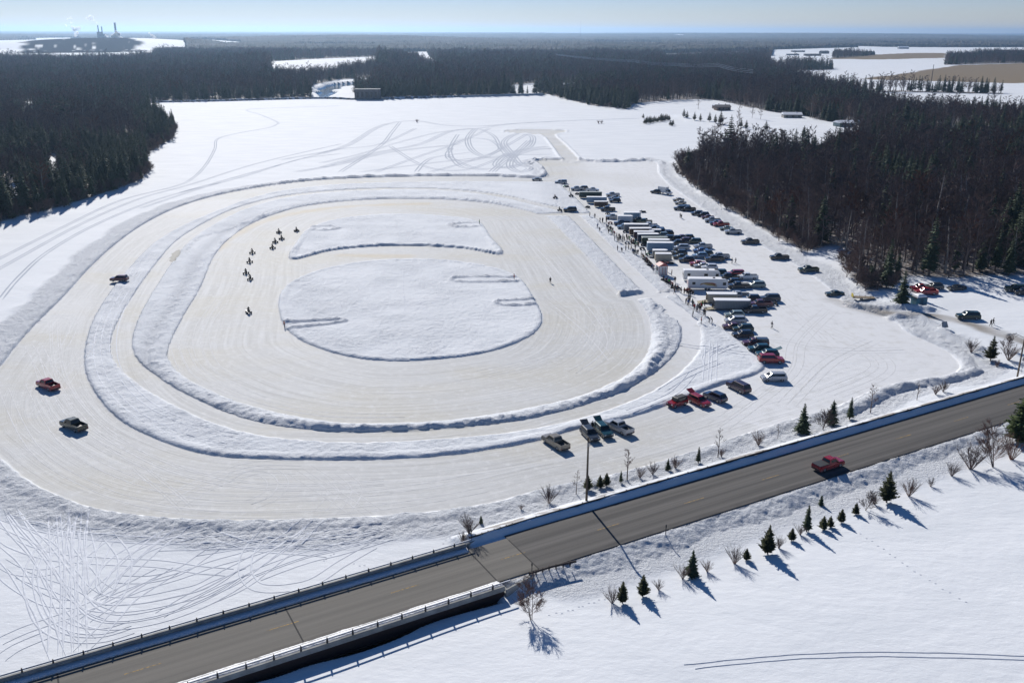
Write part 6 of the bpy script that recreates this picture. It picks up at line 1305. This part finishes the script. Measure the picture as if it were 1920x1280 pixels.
x, y, z = gz(916, 180); k = MB(); k.tube((0, 0, -1), (0, 0, 13), .25, .18, 6); o = k.build('utility_pole', M['bark'], None, (x, y, z)); tag(o, 'thin pole standing on the far dam', 'utility pole')
x, y, z = gz(1745, 162); k = MB(); k.tube((0, 0, -1), (0, 0, 26), .5, .3, 6); o = k.build('utility_pole', M['rust'], None, (x, y, z)); tag(o, 'tall lone pole in front of the far fields', 'utility pole')
# power line over the woods
k = MB(); wv = [(1042, 101.5, 26), (1190, 113, 22), (1270, 119, 20), (1345, 119, 24), (1412, 131, 20)]
for j in range(3):
    pts = [Vector((*G(px, py + 3 * j * (px - 900) / 500, hh), hh)) for px, py, hh in wv]
    for a, b in zip(pts[:-1], pts[1:]):
        prev = a
        for i in range(1, 7): u = i / 6; c = a.lerp(b, u); c.z -= 3.0 * 4 * u * (1 - u) * .5; k.tube(prev, c, .22, n=4); prev = c
o = k.build('power_line', mat('bright_cable', (.6, .6, .6), .3, .6), None); tag(o, 'three sagging power line cables above the woods', 'power line')
for px, py, hh in wv: 
    wx, wy = G(px, py + 2, hh); k = MB(); k.tube((0, 0, -hh + 1), (0, 0, 1.5), .35, .25, 5); k.box(-4, 4, -.15, .15, .2, .5); o = k.build('power_pole', M['bark'], None, (wx, wy, hh)); tag(o, 'wooden pole carrying the power line over the woods', 'utility pole', 'poles of the power line over the woods')
# plant with chimneys ---------------------------------------------------------------
def at(px, py, Y): return ((px - 960) / F * (Y / math.cos(PITCH)) * 1.0 * math.cos(PITCH), Y)
def wpt(px, py, Y):
    d = R3 @ np.array([(px - 960) / F, (640 - py) / F, -1.0]); t_ = Y / d[1]; return Vector((d[0] * t_, Y, CAMH + d[2] * t_))
YP = 5200
ml = empty('paper_mill', (wpt(190, 70, YP).x, YP, 0)); tag(ml, 'distant mill with dark blocks and two thin chimneys on the left horizon', 'factory')
mm = mat('mill_grey', (.07, .07, .08), .9)
ox = wpt(190, 70, YP).x
def mbx(px0, px1, pyt, dy0, dy1):
    a = wpt(px0, pyt, YP); b = wpt(px1, pyt, YP); k = MB(); k.box(a.x - ox, b.x - ox, dy0, dy1, -2, a.z, bev=1); k.build('block', mm, ml)
mbx(184, 189, 60, -20, 20); mbx(189.3, 196, 64, -22, 15); mbx(196.3, 212, 71, -20, 20); mbx(172, 183.7, 73, -20, 20); mbx(212.3, 226, 73, -25, 20)
def chim(px0, pyb, px1, pyt, r, par, name='chimney'):
    a = wpt(px0, pyb, YP); b = wpt(px0, pyt, YP); k = MB(); k.tube((a.x - ox, 0, 0), (a.x - ox, 0, b.z), r, r * .75, 12); k.build(name, mm, par)
chim(185, 62, 184, 47.5, 3.6, ml); chim(192, 64, 191, 50, 3.4, ml)
c2 = empty('factory_chimney', (wpt(217, 60, YP - 200).x, YP - 200, 0)); tag(c2, 'thick chimney standing in white steam right of the mill', 'chimney')
k = MB(); tz = wpt(216, 44, YP - 200).z; k.tube((0, 0, 0), (0, 0, tz), 6.0, 4.6, 14); k.build('shaft', mm, c2); k = MB(); k.tube((0, 0, tz + .01), (0, 0, tz + 3), 5.2, 5.0, 14); k.build('rim', mm, c2)
def plume(name, blobs, Y, dens, label, col=(.98, .98, 1)):
    mb = MB(); r = random.Random(len(name) + int(blobs[0][0]))
    for px, py, rp in blobs:
        c = wpt(px, py, Y); R_ = rp / F * Y
        for q in range(4):
            cc = c + Vector((rv(r), rv(r) * .6, rv(r))) * R_ * .5; rr = R_ * r.uniform(.5, .9); n1, n2 = 9, 6
            vs = [cc + Vector((0, 0, rr))]; fs = []
            for i in range(1, n2):
                for j in range(n1): th = math.pi * i / n2; ph = 2 * math.pi * j / n1; vs.append(cc + Vector((math.sin(th) * math.cos(ph), math.sin(th) * math.sin(ph), math.cos(th))) * rr * r.uniform(.8, 1.2))
            vs.append(cc - Vector((0, 0, rr)))
            for j in range(n1): fs.append((0, 1 + j, 1 + (j + 1) % n1)); fs.append((len(vs) - 1, 1 + (n2 - 2) * n1 + (j + 1) % n1, 1 + (n2 - 2) * n1 + j))
            for i in range(n2 - 2):
                for j in range(n1): a_ = 1 + i * n1; fs.append((a_ + j, a_ + n1 + j, a_ + n1 + (j + 1) % n1, a_ + (j + 1) % n1))
            mb.add(vs, fs)
    m = bpy.data.materials.new(name + '_vapour'); m.use_nodes = True; nt = m.node_tree; nt.nodes.remove(nt.nodes['Principled BSDF']); pv = nt.nodes.new('ShaderNodeVolumePrincipled')
    pv.inputs['Color'].default_value = (*col, 1); pv.inputs['Density'].default_value = dens; pv.inputs['Anisotropy'].default_value = .68; nt.links.new(pv.outputs[0], nt.nodes['Material Output'].inputs['Volume'])
    o = mb.build('steam_plume', m, None); tag(o, label, 'steam plume'); return o
plume('p1', [(183.5,46,1),(181,43,1.4),(177,39,1.8),(173,36,2.6),(168,33,4),(163,36,3.2),(172,32,2.5)], YP, .10, 'grey smoke drifting left from the mill chimney')
plume('p2', [(142,68,3),(143,62,3.6),(146,55,4.5),(140,54,4),(136,50,3),(134,42,2.2),(133,34,2.5),(124,48,1.8),(126,36,1.6)], YP, .12, 'tall broken steam column left of the mill')
plume('p3', [(220,71,4.5),(226,72,4),(216,67,4.5),(222,65,3.5),(212,70,3.5),(218,60,2.5),(229,74,2),(198,67,1.6),(202,69,1.4)], YP - 300, .45, 'dense white steam around the thick chimney')
plume('p4', [(291,72,2.4),(288,69,2.6),(284,66,2.2),(280,62,1.6),(276,74,1.6),(294,74,1.5)], YP, .25, 'small white steam puff right of the mill')
k = MB(); a = wpt(1089, 40, 9000); k.tube((0, 0, 0), (0, 0, a.z), 1.2, .8, 5); o = k.build('radio_mast', M['steel'], None, (a.x, 9000, 0)); tag(o, 'hair thin radio mast rising above the horizon', 'mast')
# haze ------------------------------------------------------------------------------
hz = MB(); hz.box(-26000, 26000, -300, 33000, -4, 170); hm = bpy.data.materials.new('air'); hm.use_nodes = True; nt = hm.node_tree; nt.nodes.remove(nt.nodes['Principled BSDF'])
pv = nt.nodes.new('ShaderNodeVolumePrincipled'); pv.inputs['Color'].default_value = (.45, .67, .95, 1); pv.inputs['Density'].default_value = HAZE; pv.inputs['Anisotropy'].default_value = .6; nt.links.new(pv.outputs[0], nt.nodes['Material Output'].inputs['Volume'])
if HAZE > 0: tag(hz.build('haze', hm), 'pale blue winter air', None, None, 'stuff')
# light -------------------------------------------------------------------------------
SAZ, SEL = math.radians(-18), math.radians(30.5)
sd = bpy.data.lights.new('sun', 'SUN'); sd.energy = 4.6; sd.angle = math.radians(.55); sd.color = (1, .955, .895); so = link(bpy.data.objects.new('sun', sd))
dirv = Vector((math.sin(SAZ) * math.cos(SEL), math.cos(SAZ) * math.cos(SEL), math.sin(SEL))); so.rotation_euler = dirv.to_track_quat('Z', 'Y').to_euler(); so.location = dirv * 300
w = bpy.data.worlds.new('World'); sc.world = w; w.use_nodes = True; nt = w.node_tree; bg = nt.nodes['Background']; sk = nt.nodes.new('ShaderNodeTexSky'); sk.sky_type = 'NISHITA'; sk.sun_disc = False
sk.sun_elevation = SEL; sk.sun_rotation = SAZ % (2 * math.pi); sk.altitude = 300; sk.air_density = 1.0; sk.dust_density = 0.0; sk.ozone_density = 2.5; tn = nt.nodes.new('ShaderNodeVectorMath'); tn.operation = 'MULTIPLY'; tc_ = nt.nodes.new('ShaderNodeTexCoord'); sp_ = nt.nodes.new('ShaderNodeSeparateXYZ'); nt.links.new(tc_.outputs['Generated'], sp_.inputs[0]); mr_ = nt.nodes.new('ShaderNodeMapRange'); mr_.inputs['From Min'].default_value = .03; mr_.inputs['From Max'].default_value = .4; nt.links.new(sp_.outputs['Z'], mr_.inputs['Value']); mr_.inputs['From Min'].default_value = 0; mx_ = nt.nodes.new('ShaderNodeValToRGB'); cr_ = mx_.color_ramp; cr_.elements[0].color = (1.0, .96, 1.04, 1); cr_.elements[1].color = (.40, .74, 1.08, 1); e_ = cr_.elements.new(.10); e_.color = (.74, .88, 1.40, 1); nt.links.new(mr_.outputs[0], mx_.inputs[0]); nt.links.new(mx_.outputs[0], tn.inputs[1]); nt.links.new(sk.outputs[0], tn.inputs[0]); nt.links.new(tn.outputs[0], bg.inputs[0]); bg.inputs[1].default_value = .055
vs_ = sc.view_settings; vs_.view_transform = 'Standard'; vs_.look = 'None'; vs_.gamma = 1; vs_.use_curve_mapping = False; vs_.exposure = 0.22
sc.cycles.max_bounces = 6; sc.cycles.volume_bounces = 0; sc.cycles.transparent_max_bounces = 8

for o in C.objects:
    if 'label' in o and len(o['label'].replace('-', ' ').split()) > 16: print('LONG', o.name, o['label'])
